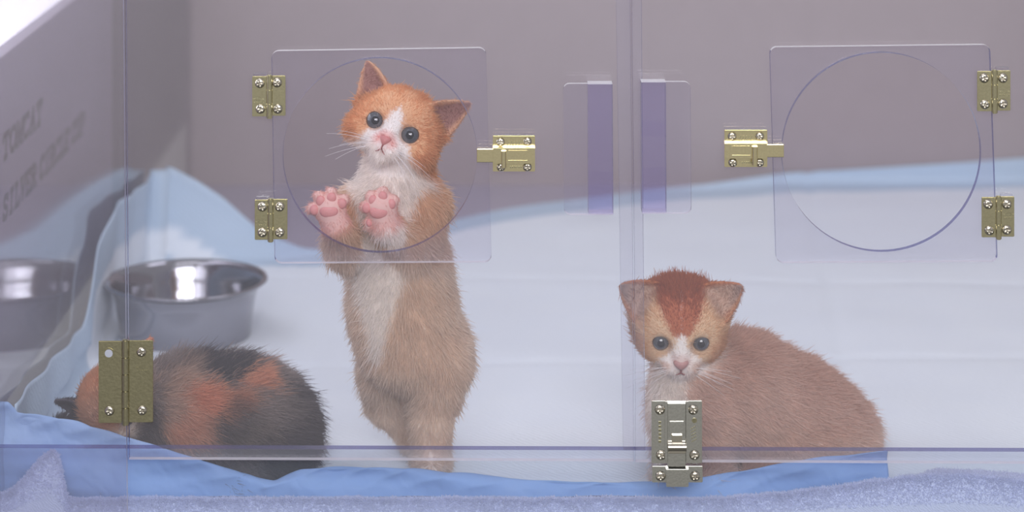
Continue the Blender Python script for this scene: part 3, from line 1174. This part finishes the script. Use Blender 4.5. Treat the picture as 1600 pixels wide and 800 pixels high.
class Kitten:
    def __init__(self, name, base, label, group):
        self.root = root(name, base, label, 'kitten', group)
        self.s = Sdf()
        self.excl = []

    def set_head(self, c, fr, sc):
        self.hc, self.fr, self.sc = np.array(c), fr, sc

    def H(self, a, b, c):
        """head-local (right, forward, up) -> u"""
        return self.hc + self.sc * (a * self.fr[0] + b * self.fr[1] + c * self.fr[2])

    def HL(self, p):
        return ((p - self.hc) @ self.fr.T) / self.sc

    def hell(self, c, r, k=14):
        self.s.ell(self.H(*c), np.array(r) * self.sc, self.fr, k)

    def head(self, ears, brow=1.0):
        h = self.hell
        h((0, -4, 8), (72, 64, 60))
        for sx in (-1, 1):
            h((sx * (40 if brow else 33), 18, -16), (36 if brow else 33, 36, 30))
        if brow:
            h((0, 24, 34), (46, 34, 28), 18)          # brow
        h((0, 46, -24), (30, 24, 22), 14)         # muzzle
        h((-13, 60, -31), (15, 13, 13), 8)
        h((13, 60, -31), (15, 13, 13), 8)
        self.s.cone(self.H(0, 50, 8), self.H(0, 67, -15), 13 * self.sc, 9 * self.sc, 10)
        h((0, 52, -46), (15, 14, 10), 9)          # chin
        for sx in (-1, 1):
            self.s.cut(self.H(sx * 30, 58, 3), np.array([14, 11, 12]) * self.sc, self.fr, 7)
        for (base, dirv, face, hh, w0, cv) in ears:
            Hd = dirv[0] * self.fr[0] + dirv[1] * self.fr[1] + dirv[2] * self.fr[2]
            Hd = Hd / np.linalg.norm(Hd)
            T = face[0] * self.fr[0] + face[1] * self.fr[1] + face[2] * self.fr[2]
            T = T - Hd * (T @ Hd)
            T = T / np.linalg.norm(T)
            S = np.cross(Hd, T)
            self.s.ear(self.H(*base), Hd, T, S, hh * self.sc, w0 * self.sc, cv * self.sc)
        self.ears = ears

    def ear_inside(self, p, n):
        """weight of being on the hollow front of an ear"""
        w = np.zeros(len(p))
        for (base, dirv, face, hh, w0, cv) in self.ears:
            b = self.H(*base)
            Hd = dirv[0] * self.fr[0] + dirv[1] * self.fr[1] + dirv[2] * self.fr[2]
            Hd = Hd / np.linalg.norm(Hd)
            T = face[0] * self.fr[0] + face[1] * self.fr[1] + face[2] * self.fr[2]
            T = T - Hd * (T @ Hd)
            T = T / np.linalg.norm(T)
            S = np.cross(Hd, T)
            q = p - b
            y, tq, ww = (q @ Hd) / self.sc, q @ T, np.abs(q @ S) / self.sc
            inside = (y > -2) & (y < hh * 1.05) & (ww < w0 * 1.1) & (n @ T > 0.15)
            near = np.linalg.norm(q, axis=1) < hh * 1.15 * self.sc
            lim = w0 * np.clip(1 - np.clip(y / hh, 0, 1) ** 1.5, 0, 1) ** .85
            w = np.maximum(w, (inside & near) * (1 - sstep(0.55, 0.95, ww / (lim + 1e-3))) * sstep(-2, 10, y))
        return w

    def ear_any(self, p):
        w = np.zeros(len(p))
        for (base, dirv, face, hh, w0, cv) in self.ears:
            b = self.H(*base)
            Hd = dirv[0] * self.fr[0] + dirv[1] * self.fr[1] + dirv[2] * self.fr[2]
            Hd = Hd / np.linalg.norm(Hd)
            q = p - b
            y = (q @ Hd) / self.sc
            rad = np.linalg.norm(q - np.outer(q @ Hd, Hd), axis=1) / self.sc
            w = np.maximum(w, ((y > 6) & (y < hh * 1.2) & (rad < w0 * 1.2)).astype(float))
        return w

    def build(self, coat, flow, length, n_fur, step=2.5, thick=0.42, lift=0.42):
        v, f = self.s.mesh(step)
        v = relax(v, f, 2)
        n = vnormals(v, f)
        # centre of the flow check: normals must point outwards
        if np.mean(np.einsum('ij,ij->i', n, v - v.mean(0))) < 0:
            f = f[:, ::-1]
            n = -n
        self.v, self.f, self.n = v, f, n
        col = np.clip(coat(v, n, np.random.default_rng(1).normal(0, 1, len(v))), 0, 1)
        body = mesh_obj('body', v, f.tolist(), [M_SKIN], self.root)
        at = body.data.color_attributes.new('coat', 'FLOAT_COLOR', 'POINT')
        at.data.foreach_set('color', np.concatenate([col, np.ones((len(v), 1))], 1).astype(np.float32).ravel())
        self.body = body
        # ---- fur
        r = np.random.default_rng(5)
        tri = np.concatenate([f[:, [0, 1, 2]], f[:, [0, 2, 3]]])
        A = np.linalg.norm(np.cross(v[tri[:, 1]] - v[tri[:, 0]], v[tri[:, 2]] - v[tri[:, 0]]), axis=1)
        ti = r.choice(len(tri), n_fur, p=A / A.sum())
        b1, b2 = r.random(n_fur), r.random(n_fur)
        sw = b1 + b2 > 1
        b1[sw], b2[sw] = 1 - b1[sw], 1 - b2[sw]
        T = tri[ti]
        wgt = lambda arr: arr[T[:, 0]] * (1 - b1 - b2)[:, None] + arr[T[:, 1]] * b1[:, None] + arr[T[:, 2]] * b2[:, None]
        p, nn = wgt(v), wgt(n)
        nn /= np.linalg.norm(nn, axis=1, keepdims=True)
        keep = np.ones(n_fur, bool)
        for c, rad in self.excl:
            keep &= np.linalg.norm(p - c, axis=1) > rad
        keep &= p[:, 2] > 3
        p, nn = p[keep], nn[keep]
        m = len(p)
        L = length(p, nn) * r.uniform(0.65, 1.25, m)
        fly = r.random(m) < 0.10
        L = np.where(fly, L * r.uniform(1.2, 1.9, m), L)
        fl = flow(p, nn)
        fl = fl - nn * np.einsum('ij,ij->i', fl, nn)[:, None]
        fl /= (np.linalg.norm(fl, axis=1, keepdims=True) + 1e-6)
        # tufts: a slow wobble shared by neighbours
        tuft = np.stack([np.sin(p[:, 0] / 7 + p[:, 2] / 11 + p[:, 1] / 9), np.sin(p[:, 1] / 8 + p[:, 0] / 13 + 2), np.sin(p[:, 2] / 7 - p[:, 0] / 12 + 1)], -1)
        d = nn * lift + fl * (1 - lift) + tuft * 0.16 + r.normal(0, 0.20, (m, 3)) + nn * (fly * 0.25)[:, None]
        d /= np.linalg.norm(d, axis=1, keepdims=True)
        npt = 4
        ts = np.linspace(0, 1, npt)
        pts = p[:, None, :] - nn[:, None, :] * 0.5 + (L[:, None] * ts)[..., None] * d[:, None, :] + ((L * 0.28)[:, None] * ts ** 2)[..., None] * fl[:, None, :]
        pts[..., 2] = np.maximum(pts[..., 2], 4)
        pts[..., 1] = np.maximum(pts[..., 1], 1.5)
        rad = np.tile((thick * np.array([1.0, 0.85, 0.6, 0.12])), (m, 1)) * np.clip(L / 9, 0.6, 1.3)[:, None]
        col = np.clip(coat(p, nn, r.normal(0, 1, m)), 0, 1) * r.uniform(0.86, 1.14, (m, 1))
        self.fur = curves_obj('fur', pts, rad, col, self.root)

    def eye(self, a, b, c, r, look=(0, 1, 0), gaze_w=1.0):
        """eyeball with pupil, slate iris and dark rim; look in head-local axes"""
        cen = self.H(a, b, c)
        d = look[0] * self.fr[0] + look[1] * self.fr[1] + look[2] * self.fr[2]
        d = d / np.linalg.norm(d)
        q = Vector(d).to_track_quat('Z', 'Y')
        rr = r * self.sc
        v, f, fmx = [], [], []
        nr, na = 22, 36
        for k in range(nr + 1):
            th = math.pi * k / nr
            for i in range(na):
                ph = 2 * math.pi * i / na
                w = q @ Vector((math.sin(th) * math.cos(ph), math.sin(th) * math.sin(ph), math.cos(th)))
                v.append((cen[0] + rr * w.x, cen[1] + rr * w.y, cen[2] + rr * w.z))
        for k in range(nr):
            for i in range(na):
                j = (i + 1) % na
                f.append((k * na + i, (k + 1) * na + i, (k + 1) * na + j, k * na + j))
                fmx.append(1 if k < 3 else (0 if k < 7 else 2))
        mesh_obj('eye', v, f, [M_IRIS, M_PUPIL, M_RIM], self.root, True, fmx)

    def blob(self, name, c, r, m, fr=None, label=None, shape=None):
        fr = self.fr if fr is None else fr
        v, f = [], []
        nr, na = 14, 24
        for k in range(nr + 1):
            th = math.pi * k / nr
            for i in range(na):
                ph = 2 * math.pi * i / na
                x, y, z = math.sin(th) * math.cos(ph), math.sin(th) * math.sin(ph), math.cos(th)
                if shape:
                    x, y, z = shape(x, y, z)
                w = c + r[0] * x * fr[0] + r[1] * y * fr[1] + r[2] * z * fr[2]
                v.append(w)
        for k in range(nr):
            for i in range(na):
                j = (i + 1) % na
                f.append((k * na + i, (k + 1) * na + i, (k + 1) * na + j, k * na + j))
        o = mesh_obj(name, v, f, m, self.root)
        if label:
            o['label'] = label
        return o

    def tube(self, name, pts, r0, r1, m):
        v, f = [], []
        n = 8
        pts = [Vector(p) for p in pts]
        for k, p in enumerate(pts):
            t = (pts[min(k + 1, len(pts) - 1)] - pts[max(k - 1, 0)]).normalized()
            q = t.to_track_quat('Z', 'Y')
            rr = r0 + (r1 - r0) * k / (len(pts) - 1)
            for i in range(n):
                a = 2 * math.pi * i / n
                v.append(tuple(p + q @ Vector((rr * math.cos(a), rr * math.sin(a), 0))))
        for k in range(len(pts) - 1):
            for i in range(n):
                j = (i + 1) % n
                f.append((k * n + i, k * n + j, (k + 1) * n + j, (k + 1) * n + i))
        return mesh_obj(name, v, f, m, self.root)

    def face_parts(self, nose_mat, look=(0, 1, 0), eye_r=15.5, whisk=6, nw=13.5):
        tri = lambda x, y, z: (x * (0.62 + 0.38 * z) if True else x, y, z)
        sc = self.sc
        self.blob('nose', self.H(0, 70.5, -19), np.array([nw, 8, 9]) * sc, nose_mat, shape=tri)
        for sx in (-1, 1):
            self.eye(sx * 30, 45.5, 3, eye_r, look)
            self.excl.append((self.H(sx * 30, 57, 3), 14.0 * sc))
            pts = [self.H(sx * 0.3, 74, -27), self.H(sx * 0.3, 73.5, -33), self.H(sx * 5, 71, -38), self.H(sx * 11, 66, -41.5), self.H(sx * 17, 59, -42)]
            self.tube('mouth', pts, 1.3 * sc, 0.7 * sc, M_LIP)
            for i in range(whisk):
                u0 = i / max(1, whisk - 1)
                st = self.H(sx * (15 + 5 * (i % 2)), 69 - 3 * (i % 2), -27 - 8 * u0)
                ln = 62 + 12 * math.sin(i * 2.1)
                dv = np.array([sx * 1.0, 0.15 + 0.1 * math.sin(i), 0.12 - 0.75 * u0])
                dv /= np.linalg.norm(dv)
                wp = []
                for t in np.linspace(0, 1, 8):
                    wq = dv * ln * t + np.array([0, -10, -14]) * t * t
                    q = st + sc * (wq[0] * self.fr[0] + wq[1] * self.fr[1] + wq[2] * self.fr[2])
                    q[1] = max(q[1], 2)
                    wp.append(q)
                self.tube('whisker', wp, 0.42, 0.15, M_WHISK)
        self.excl.append((self.H(0, 73, -19), 9 * sc))


def curves_obj(name, pts, rad, col, parent, m=None):
    n, k = pts.shape[:2]
    cv = bpy.data.hair_curves.new(name)
    cv.add_curves([k] * n)
    off = world_of(parent)
    cv.attributes['position'].data.foreach_set('vector', (pts.reshape(-1, 3) * U - off).astype(np.float32).ravel())
    ra = cv.attributes.get('radius') or cv.attributes.new('radius', 'FLOAT', 'POINT')
    ra.data.foreach_set('value', (rad * U).astype(np.float32).ravel())
    if col is not None:
        ca = cv.attributes.new('coat', 'FLOAT_COLOR', 'CURVE')
        ca.data.foreach_set('color', np.concatenate([col, np.ones((n, 1))], 1).astype(np.float32).ravel())
    cv.materials.append(m or M_FUR)
    o = bpy.data.objects.new(name, cv)
    C.objects.link(o)
    o.parent = parent
    return o


# ------------------------------------------------ kitten 1: standing with both front paws on the porthole
KA = Kitten('kitten', P(660, 730, 190), 'ginger and white kitten standing upright with both pink front paws against the porthole', 'kittens in the cage')
fa = head_frame(math.radians(21), math.radians(10), math.radians(10))
KA.set_head(P(619, 204, 104), fa, 1.0)
KA.head([((-50, -8, 38), (-0.66, -0.12, 0.82), (-0.45, 0.9, -0.05), 62, 31, 13),
         ((50, -8, 40), (0.66, -0.10, 0.74), (0.45, 0.9, -0.1), 64, 31, 13)])
S = KA.s
S.cone(P(622, 250, 115), P(618, 310, 125), 52, 62, 18)             # neck to chest
S.ell(P(616, 345, 128), (70, 66, 82), None, 22)
S.ell(P(624, 420, 140), (80, 74, 88), None, 26)
S.ell(P(630, 490, 150), (86, 78, 82), None, 28)
S.ell(P(645, 545, 162), (82, 76, 66), None, 28)
S.ell(P(693, 552, 158), (40, 58, 58), None, 20)                    # near thigh
S.cone(P(690, 575, 142), P(673, 655, 152), 44, 33, 16)
S.cone(P(673, 655, 152), P(674, 708, 158), 31, 29, 12)
S.ell(P(674, 724, 140), (31, 44, 17), None, 10)                    # hind foot
S.cone(P(600, 580, 195), P(606, 634, 232), 40, 31, 12)
S.cone(P(606, 634, 232), P(640, 676, 262), 28, 22, 12)
S.ell(P(648, 694, 250), (24, 40, 14), None, 10)
# front legs: shoulder, elbow, wrist
S.cone(P(558, 320, 110), P(541, 392, 88), 33, 28, 16)
S.cone(P(541, 392, 84), P(525, 352, 32), 27, 20, 12)
S.cone(P(662, 325, 112), P(640, 388, 92), 40, 33, 18)
S.cone(P(640, 388, 88), P(603, 352, 34), 31, 21, 14)
PAWS = []
VIEW = np.array([[1, 0, 0], [0, -1, 0], [0, 0, 1]], float)


def paw(K, px, py, d, toes, wrist, pad_c, toe_pads, dew):
    S = K.s
    c = P(px, py, d)
    S.ell(c, (25, 12, 24), None, 10)
    S.cone(c, P(*wrist), 19, 20, 10)
    for (tx, ty) in toes:
        S.cone(P(tx * 0.75 + px * 0.25, ty * 0.75 + py * 0.25, d), P(tx, ty, d - 2), 9.5, 9.0, 4)
    S.ell(P(dew[0], dew[1], d + 4), (8, 8, 11), None, 5)
    PAWS.append((c, 40))
    K.padlist = getattr(K, 'padlist', [])
    K.padlist.append((pad_c, (15, 7, 11), d - 13))
    for tp in toe_pads:
        K.padlist.append((tp, (7.4, 5, 8.4), d - 9.5))
    K.padlist.append((dew, (5.0, 4, 6.5), d - 3.5))


paw(KA, 515, 326, 25, [(488, 326), (498, 307), (517, 301), (537, 312)], (525, 352, 32), (514, 330),
    [(491, 328), (501, 314), (518, 309), (534, 318)], (537, 350))
paw(KA, 595, 322, 25, [(571, 323), (580, 307), (598, 300), (615, 313)], (603, 352, 34), (592, 331),
    [(573, 325), (583, 313), (598, 307), (611, 319)], (577, 348))

ORA = lin(234, 178, 134)
ORA2 = lin(240, 196, 156)
WHT = lin(252, 246, 240)
TAN = lin(242, 226, 211)
TAN2 = lin(228, 206, 189)
PINK = lin(226, 168, 152)


def coatA(p, n, e):
    px, py = proj(p)
    q = KA.HL(p)
    a, b, c = q[:, 0], q[:, 1], q[:, 2]
    m = len(p)
    hw = 1 - sstep(66, 84, np.sqrt((a / 1.05) ** 2 + b ** 2 + (c * 1.05) ** 2))
    hw = np.maximum(hw, (1 - sstep(100, 120, np.sqrt(a ** 2 + b ** 2 + c ** 2))) * sstep(-34, -16, c + 0.6 * np.maximum(np.abs(a) - 36, 0)) * sstep(-78, -60, b))
    hw = np.maximum(hw, KA.ear_any(p))
    # body: cream tan with faint bars, white bib and belly stripe
    bars = 0.5 + 0.5 * np.sin(py / 9.5 + 2.0 * np.sin(px / 30) + p[:, 1] / 22)
    body = mixc(np.tile(TAN, (m, 1)), TAN2, 0.45 * bars)
    body = mixc(body, lin(244, 218, 190), 0.5 * sstep(40, -60, p[:, 1] - 110) * (py > 430))
    body = mixc(body, lin(236, 198, 160), (1 - sstep(320, 430, py)) * 0.7)
    xc = np.interp(py, [250, 300, 360, 400, 440, 500, 560], [603, 603, 596, 594, 592, 590, 590])
    wd = np.interp(py, [250, 285, 320, 360, 400, 440, 500, 560, 570], [70, 62, 44, 36, 40, 37, 20, 7, -10])
    w = 1 - sstep(-5, 7, np.abs(px - xc) - wd + e * 3)
    w = w * sstep(-0.1, 0.35, -n[:, 1])
    w = np.maximum(w, (1 - sstep(284, 306, py + e * 4)) * (1 - sstep(0, 14, np.abs(px - 606) - 66)))
    w = w * (p[:, 1] < 190)
    arm = p[:, 1] < 62 - 0.0 * py
    w = np.where(arm & (py > 290) & (py < 420) & (px < 560), w * 0.15, w)
    w = np.where(arm & (py > 345) & (px > 560) & (p[:, 1] > 34), w * 0.15, w)
    body = mixc(body, WHT, w)
    # hind legs paler at the feet and lower belly
    body = mixc(body, lin(236, 220, 204), 0.55 * sstep(560, 600, py) * (1 - sstep(0, 40, np.abs(px - 612) - 30)))
    # paws pink-white
    for pc, rr in PAWS:
        t = 1 - sstep(33, 48, np.linalg.norm(p - pc, axis=1))
        body = mixc(body, lin(238, 196, 186), t)
    # head
    strp = 0.5 + 0.5 * np.sin(a / 5.2 + 0.6 * np.sin(c / 8))
    hd = mixc(np.tile(ORA, (m, 1)), ORA2, 0.55 * strp * sstep(10, 30, c))
    hd = mixc(hd, lin(232, 182, 138), sstep(20, 60, np.abs(a)) * 0.6)
    bl = np.interp(c, [-60, -45, -36, -18, -6, 10, 28, 42], [80, 54, 43, 38, 28, 13, 8, -6])
    w = 1 - sstep(-4, 6, np.abs(a - 1) - bl + e * 2.5)
    w = w * sstep(0, 18, b)
    w = np.maximum(w, (1 - sstep(-54, -44, c + e * 3)) * (1 - sstep(46, 60, np.abs(a))))
    hd = mixc(hd, WHT, w)
    pk = 1 - sstep(0, 16, np.sqrt((a * 0.9) ** 2 + (c + 22) ** 2 + ((b - 70) * 0.6) ** 2) - 8)
    hd = mixc(hd, lin(236, 164, 154), pk * 0.9)
    ei = KA.ear_inside(p, n)
    hd = mixc(hd, lin(214, 168, 140), KA.ear_any(p) * 0.7)
    hd = mixc(hd, lin(158, 116, 112), ei * 0.85)
    for sx in (-1, 1):                       # pale eye rims
        t = 1 - sstep(14, 19, np.linalg.norm(q - np.array([sx * 30, 57, 3]), axis=1))
        hd = mixc(hd, lin(206, 160, 130), t * 0.6)
    return body * (1 - hw)[:, None] + hd * hw[:, None]


def flowA(p, n):
    q = KA.HL(p)
    hw = 1 - sstep(70, 95, np.linalg.norm(q, axis=1))
    nose = KA.H(0, 72, -10)
    fh = p - nose
    fh /= np.linalg.norm(fh, axis=1, keepdims=True)
    fb = np.tile(np.array([0.0, 0.25, -1.0]), (len(p), 1))
    fb[:, 0] += 0.5 * np.sign(n[:, 0]) * np.abs(n[:, 0])
    return fh * hw[:, None] + fb * (1 - hw)[:, None]


def lenA(p, n):
    q = KA.HL(p)
    r = np.linalg.norm(q, axis=1)
    hw = 1 - sstep(70, 90, r)
    face = 3.2 + 6.0 * sstep(50, -20, q[:, 1]) + 2.5 * sstep(30, 60, np.abs(q[:, 0]))
    L = 12.5 * (1 - hw) + face * hw
    L = np.where(KA.ear_any(p) > 0, 4.0, L)
    L = np.where(KA.ear_inside(p, n) > 0.4, 3.0, L)
    for pc, rr in PAWS:
        t = 1 - sstep(26, 52, np.linalg.norm(p - pc, axis=1))
        L = L * (1 - t) + 3.0 * t
    _, py = proj(p)
    return np.where(py > 640, np.minimum(L, 8), L)


KA.face_parts(M_NOSE, look=(0.12, 1, 0.03), whisk=6)
for (q, r, d) in KA.padlist:
    KA.excl.append((P(q[0], q[1], d), max(r[0], r[2]) * 1.0))
    KA.blob('paw_pad', P(q[0], q[1], d), r, M_PAD, VIEW)
KA.build(coatA, flowA, lenA, 120000)

# ------------------------------------------------ kitten 2: sitting at the right, looking down
KB = Kitten('kitten', P(1200, 735, 200), 'ginger kitten with a darker red crown sitting hunched behind the lower latch, looking down', 'kittens in the cage')
fb = head_frame(math.radians(0.5), math.radians(1.5), math.radians(-24))
KB.set_head(P(1062, 505, 150), fb, 1.07)
KB.head([((-48, -4, 36), (-0.80, -0.02, 0.56), (0.10, 0.82, 0.40), 56, 36, 15),
         ((48, -4, 36), (0.78, -0.02, 0.58), (-0.15, 0.82, 0.38), 58, 34, 15)], brow=0)
for sx in (-1, 1):
    KB.s.cut(KB.H(sx * 31, 62, 7), np.array([14, 12, 12]) * KB.sc, KB.fr, 7)
    KB.excl.append((KB.H(sx * 30, 58, 9), 13.0 * KB.sc))
S = KB.s
S.cone(P(1075, 560, 190), P(1085, 630, 195), 56, 66, 20)
S.ell(P(1095, 645, 200), (76, 78, 88), None, 26)
S.ell(P(1160, 615, 235), (95, 88, 100), None, 30)
S.ell(P(1225, 655, 255), (112, 96, 104), None, 30)
S.ell(P(1278, 688, 262), (98, 96, 90), None, 30)
S.ell(P(1270, 705, 195), (75, 50, 48), None, 22)                   # near haunch
S.ell(P(1200, 740, 150), (46, 30, 18), None, 14)                   # hind foot
S.cone(P(1052, 650, 160), P(1046, 735, 122), 32, 22, 16)
S.ell(P(1046, 748, 108), (25, 30, 16), None, 10)
S.cone(P(1112, 655, 165), P(1116, 735, 128), 34, 23, 16)
S.ell(P(1117, 747, 112), (26, 30, 16), None, 10)

RED = lin(190, 112, 78)
BCR = lin(234, 200, 164)
BTN = lin(236, 212, 198)
BT2 = lin(214, 174, 154)


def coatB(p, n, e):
    px, py = proj(p)
    q = KB.HL(p)
    a, b, c = q[:, 0], q[:, 1], q[:, 2]
    m = len(p)
    hw = 1 - sstep(68, 88, np.sqrt((a / 1.05) ** 2 + b ** 2 + c ** 2))
    hw = np.maximum(hw, (1 - sstep(92, 108, np.sqrt(a ** 2 + b ** 2 + c ** 2))) * sstep(-20, 0, c) * sstep(-60, -30, b))
    hw = np.maximum(hw, KB.ear_any(p))
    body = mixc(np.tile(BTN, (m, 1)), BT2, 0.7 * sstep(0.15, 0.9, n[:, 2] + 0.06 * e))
    body = mixc(body, lin(240, 218, 200), 0.5 * sstep(640, 720, py))
    w = (1 - sstep(-8, 12, px - 1062 + (py - 640) * 0.25 + e * 5)) * sstep(560, 590, py) * sstep(-0.2, 0.3, -n[:, 1])
    body = mixc(body, WHT, w)
    hd = np.tile(BCR, (m, 1))
    capw = np.interp(c, [14, 24, 40, 56, 75], [-4, 11, 22, 33, 44])
    w = 1 - sstep(-5, 9, np.abs(a) - capw + e * 3)
    w = np.maximum(w * sstep(6, 20, c), (b < 5) * (c > 20) * 0.9)
    hd = mixc(hd, RED, w)
    hd = mixc(hd, lin(196, 138, 96), (1 - sstep(-5, 10, c)) * sstep(34, 52, np.abs(a)) * 0.55)
    bl = np.interp(c, [-60, -40, -20, -8, 6, 20, 30], [60, 36, 31, 18, 9, 6, -5])
    w = (1 - sstep(-4, 5, np.abs(a) - bl + e * 2.5)) * sstep(5, 24, b)
    w = np.maximum(w, 1 - sstep(-54, -42, c + e * 3))
    hd = mixc(hd, WHT, w)
    for sx in (-1, 1):
        t = 1 - sstep(4, 10, np.sqrt((a - sx * 22) ** 2 + (c + 27) ** 2) + e)
        hd = mixc(hd, lin(190, 130, 90), t * 0.55 * (b > 30))
        t = 1 - sstep(14, 19, np.linalg.norm(q - np.array([sx * 30, 57, 3]), axis=1))
        hd = mixc(hd, lin(190, 150, 120), t * 0.5)
    pk = 1 - sstep(0, 14, np.sqrt(a ** 2 + (c + 16) ** 2) - 6)
    hd = mixc(hd, lin(222, 182, 172), pk * 0.6 * (b > 40))
    ea = KB.ear_any(p)
    hd = mixc(hd, lin(188, 118, 76), ea * 0.75)
    ei = KB.ear_inside(p, n)
    hd = mixc(hd, lin(206, 178, 160), ei * 0.9)
    hd = mixc(hd, lin(120, 96, 100), ei * sstep(20, 45, np.abs(a) - 48) * 0.6)
    return body * (1 - hw)[:, None] + hd * hw[:, None]


def flowB(p, n):
    q = KB.HL(p)
    hw = 1 - sstep(74, 100, np.linalg.norm(q, axis=1))
    fh = p - KB.H(0, 72, -10)
    fh /= np.linalg.norm(fh, axis=1, keepdims=True)
    f0 = np.tile(np.array([0.85, 0.2, -0.55]), (len(p), 1))
    return fh * hw[:, None] + f0 * (1 - hw)[:, None]


def lenB(p, n):
    q = KB.HL(p)
    hw = 1 - sstep(74, 95, np.linalg.norm(q, axis=1))
    face = 3.4 + 7.0 * sstep(55, 0, q[:, 1])
    L = 14 * (1 - hw) + face * hw
    L = np.where(KB.ear_any(p) > 0, 4.5, L)
    L = np.where(KB.ear_inside(p, n) > 0.4, 4, L)
    return L


KB.face_parts(M_NOSE2, look=(0, 1, 0.42), eye_r=13.4, whisk=7, nw=16.5)
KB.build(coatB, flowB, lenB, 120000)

# ------------------------------------------------ kitten 3: calico crouching at the left
KC = Kitten('kitten', P(340, 740, 190), 'calico kitten with black, orange and grey patches crouching behind the big hinge', 'kittens in the cage')
fc = head_frame(math.radians(-32), math.radians(20), math.radians(-34))
KC.set_head(P(184, 629, 172), fc, 0.92)
KC.head([((-54, -4, 38), (-0.62, -0.1, 0.74), (0.0, 0.85, -0.2), 48, 26, 13),
         ((50, 0, 38), (1.10, -0.40, 0.40), (0.0, 0.85, 0.2), 106, 28, 12)])
S = KC.s
S.cone(P(205, 640, 190), P(280, 655, 195), 58, 78, 24)
S.ell(P(290, 650, 200), (92, 84, 92), None, 28)
S.ell(P(360, 655, 205), (108, 94, 98), None, 30)
S.ell(P(405, 675, 205), (92, 90, 92), None, 30)
S.ell(P(420, 715, 150), (62, 46, 44), None, 22)
S.ell(P(370, 748, 118), (44, 30, 16), None, 14)
S.cone(P(205, 690, 170), P(165, 735, 140), 30, 22, 14)
S.ell(P(160, 750, 118), (26, 32, 15), None, 10)
S.cone(P(200, 690, 215), P(108, 690, 205), 36, 33, 16)             # far foreleg, black
S.ell(P(104, 695, 190), (30, 36, 34), None, 12)
DK = lin(88, 84, 92)
GRY = lin(166, 154, 150)
COR = lin(234, 174, 142)
CTN = lin(226, 196, 176)


def coatC(p, n, e):
    px, py = proj(p)
    q = KC.HL(p)
    a, b, c = q[:, 0], q[:, 1], q[:, 2]
    m = len(p)
    hw = 1 - sstep(66, 86, np.linalg.norm(q, axis=1))
    hw = np.maximum(hw, KC.ear_any(p))
    body = np.tile(GRY, (m, 1))
    wx = px + 6 * np.sin(py / 13) + e * 5
    wy = py + 6 * np.sin(px / 15) + e * 5
    for (x, y, rx, ry, colr, k) in ((330, 572, 62, 20, DK, 1), (285, 640, 42, 70, CTN, .8), (335, 625, 55, 26, COR, .95), (300, 670, 40, 30, COR, .6),
                                    (402, 596, 30, 18, COR, .9), (360, 660, 26, 46, DK, .6), (470, 660, 42, 80, DK, .85), (425, 640, 40, 30, GRY, .5),
                                    (395, 690, 40, 30, lin(120, 110, 104), .6), (450, 720, 60, 40, DK, .8), (225, 680, 34, 40, DK, .7), (100, 690, 46, 60, DK, 1)):
        t = 1 - sstep(0.7, 1.25, np.sqrt(((wx - x) / rx) ** 2 + ((wy - y) / ry) ** 2))
        body = mixc(body, colr, t * k)
    hd = np.tile(lin(226, 172, 132), (m, 1))
    hd = mixc(hd, lin(238, 222, 206), (1 - sstep(-8, 22, c + e * 4)))
    hd = mixc(hd, DK, (1 - sstep(-46, -34, a + e * 3)) * sstep(5, 25, c))
    ea = KC.ear_any(p) * (a < 0)
    hd = mixc(hd, DK, ea)
    hd = mixc(hd, lin(206, 140, 112), KC.ear_any(p) * (a > 0) * 0.8)
    hd = mixc(hd, lin(226, 160, 140), KC.ear_inside(p, n) * (a > 0) * 0.8)
    return body * (1 - hw)[:, None] + hd * hw[:, None]


def flowC(p, n):
    q = KC.HL(p)
    hw = 1 - sstep(70, 95, np.linalg.norm(q, axis=1))
    fh = p - KC.H(0, 72, -10)
    fh /= np.linalg.norm(fh, axis=1, keepdims=True)
    f0 = np.tile(np.array([0.9, 0.15, -0.35]), (len(p), 1))
    return fh * hw[:, None] + f0 * (1 - hw)[:, None]


def lenC(p, n):
    q = KC.HL(p)
    hw = 1 - sstep(70, 95, np.linalg.norm(q, axis=1))
    L = 18 * (1 - hw) + 6 * hw
    return np.where(KC.ear_any(p) > 0, 4, L)


KC.face_parts(M_NOSE, eye_r=14, whisk=4)
KC.build(coatC, flowC, lenC, 110000)

# ------------------------------------------------ terry pile of the towel
r = np.random.default_rng(9)
nu, nv = tX.shape
n_ = 70000
i = r.integers(0, nu - 1, n_)
j = r.integers(3, nv - 3, n_)
fu, fv = r.random(n_), r.random(n_)
bil = lambda A: (A[i, j] * (1 - fu) + A[i + 1, j] * fu) * (1 - fv) + (A[i, j + 1] * (1 - fu) + A[i + 1, j + 1] * fu) * fv
p = np.stack([bil(tX), bil(tY), bil(tZ)], -1)
du = np.stack([A[i + 1, j] - A[i, j] for A in (tX, tY, tZ)], -1)
dv = np.stack([A[i, j + 1] - A[i, j] for A in (tX, tY, tZ)], -1)
nn = np.cross(du, dv)
nn /= np.linalg.norm(nn, axis=1, keepdims=True) + 1e-9
ref = np.stack([np.zeros(n_), p[:, 1] - 41, p[:, 2] + 10], -1)
nn = np.where(np.einsum('ij,ij->i', nn, ref)[:, None] < 0, -nn, nn)
d = nn + r.normal(0, 0.55, (n_, 3))
d /= np.linalg.norm(d, axis=1, keepdims=True)
L = r.uniform(2.5, 5.5, n_)
bend = r.normal(0, 1.2, (n_, 3))
ts = np.linspace(0, 1, 3)
pts = p[:, None, :] + (L[:, None] * ts)[..., None] * d[:, None, :] + (ts ** 2)[None, :, None] * bend[:, None, :]
pts[..., 1] = np.maximum(pts[..., 1], 33)
rad = np.tile(np.array([0.6, 0.5, 0.3]), (n_, 1))
pile = curves_obj('pile', pts, rad, None, tw, M_PILE)
pile['kind'] = 'stuff'
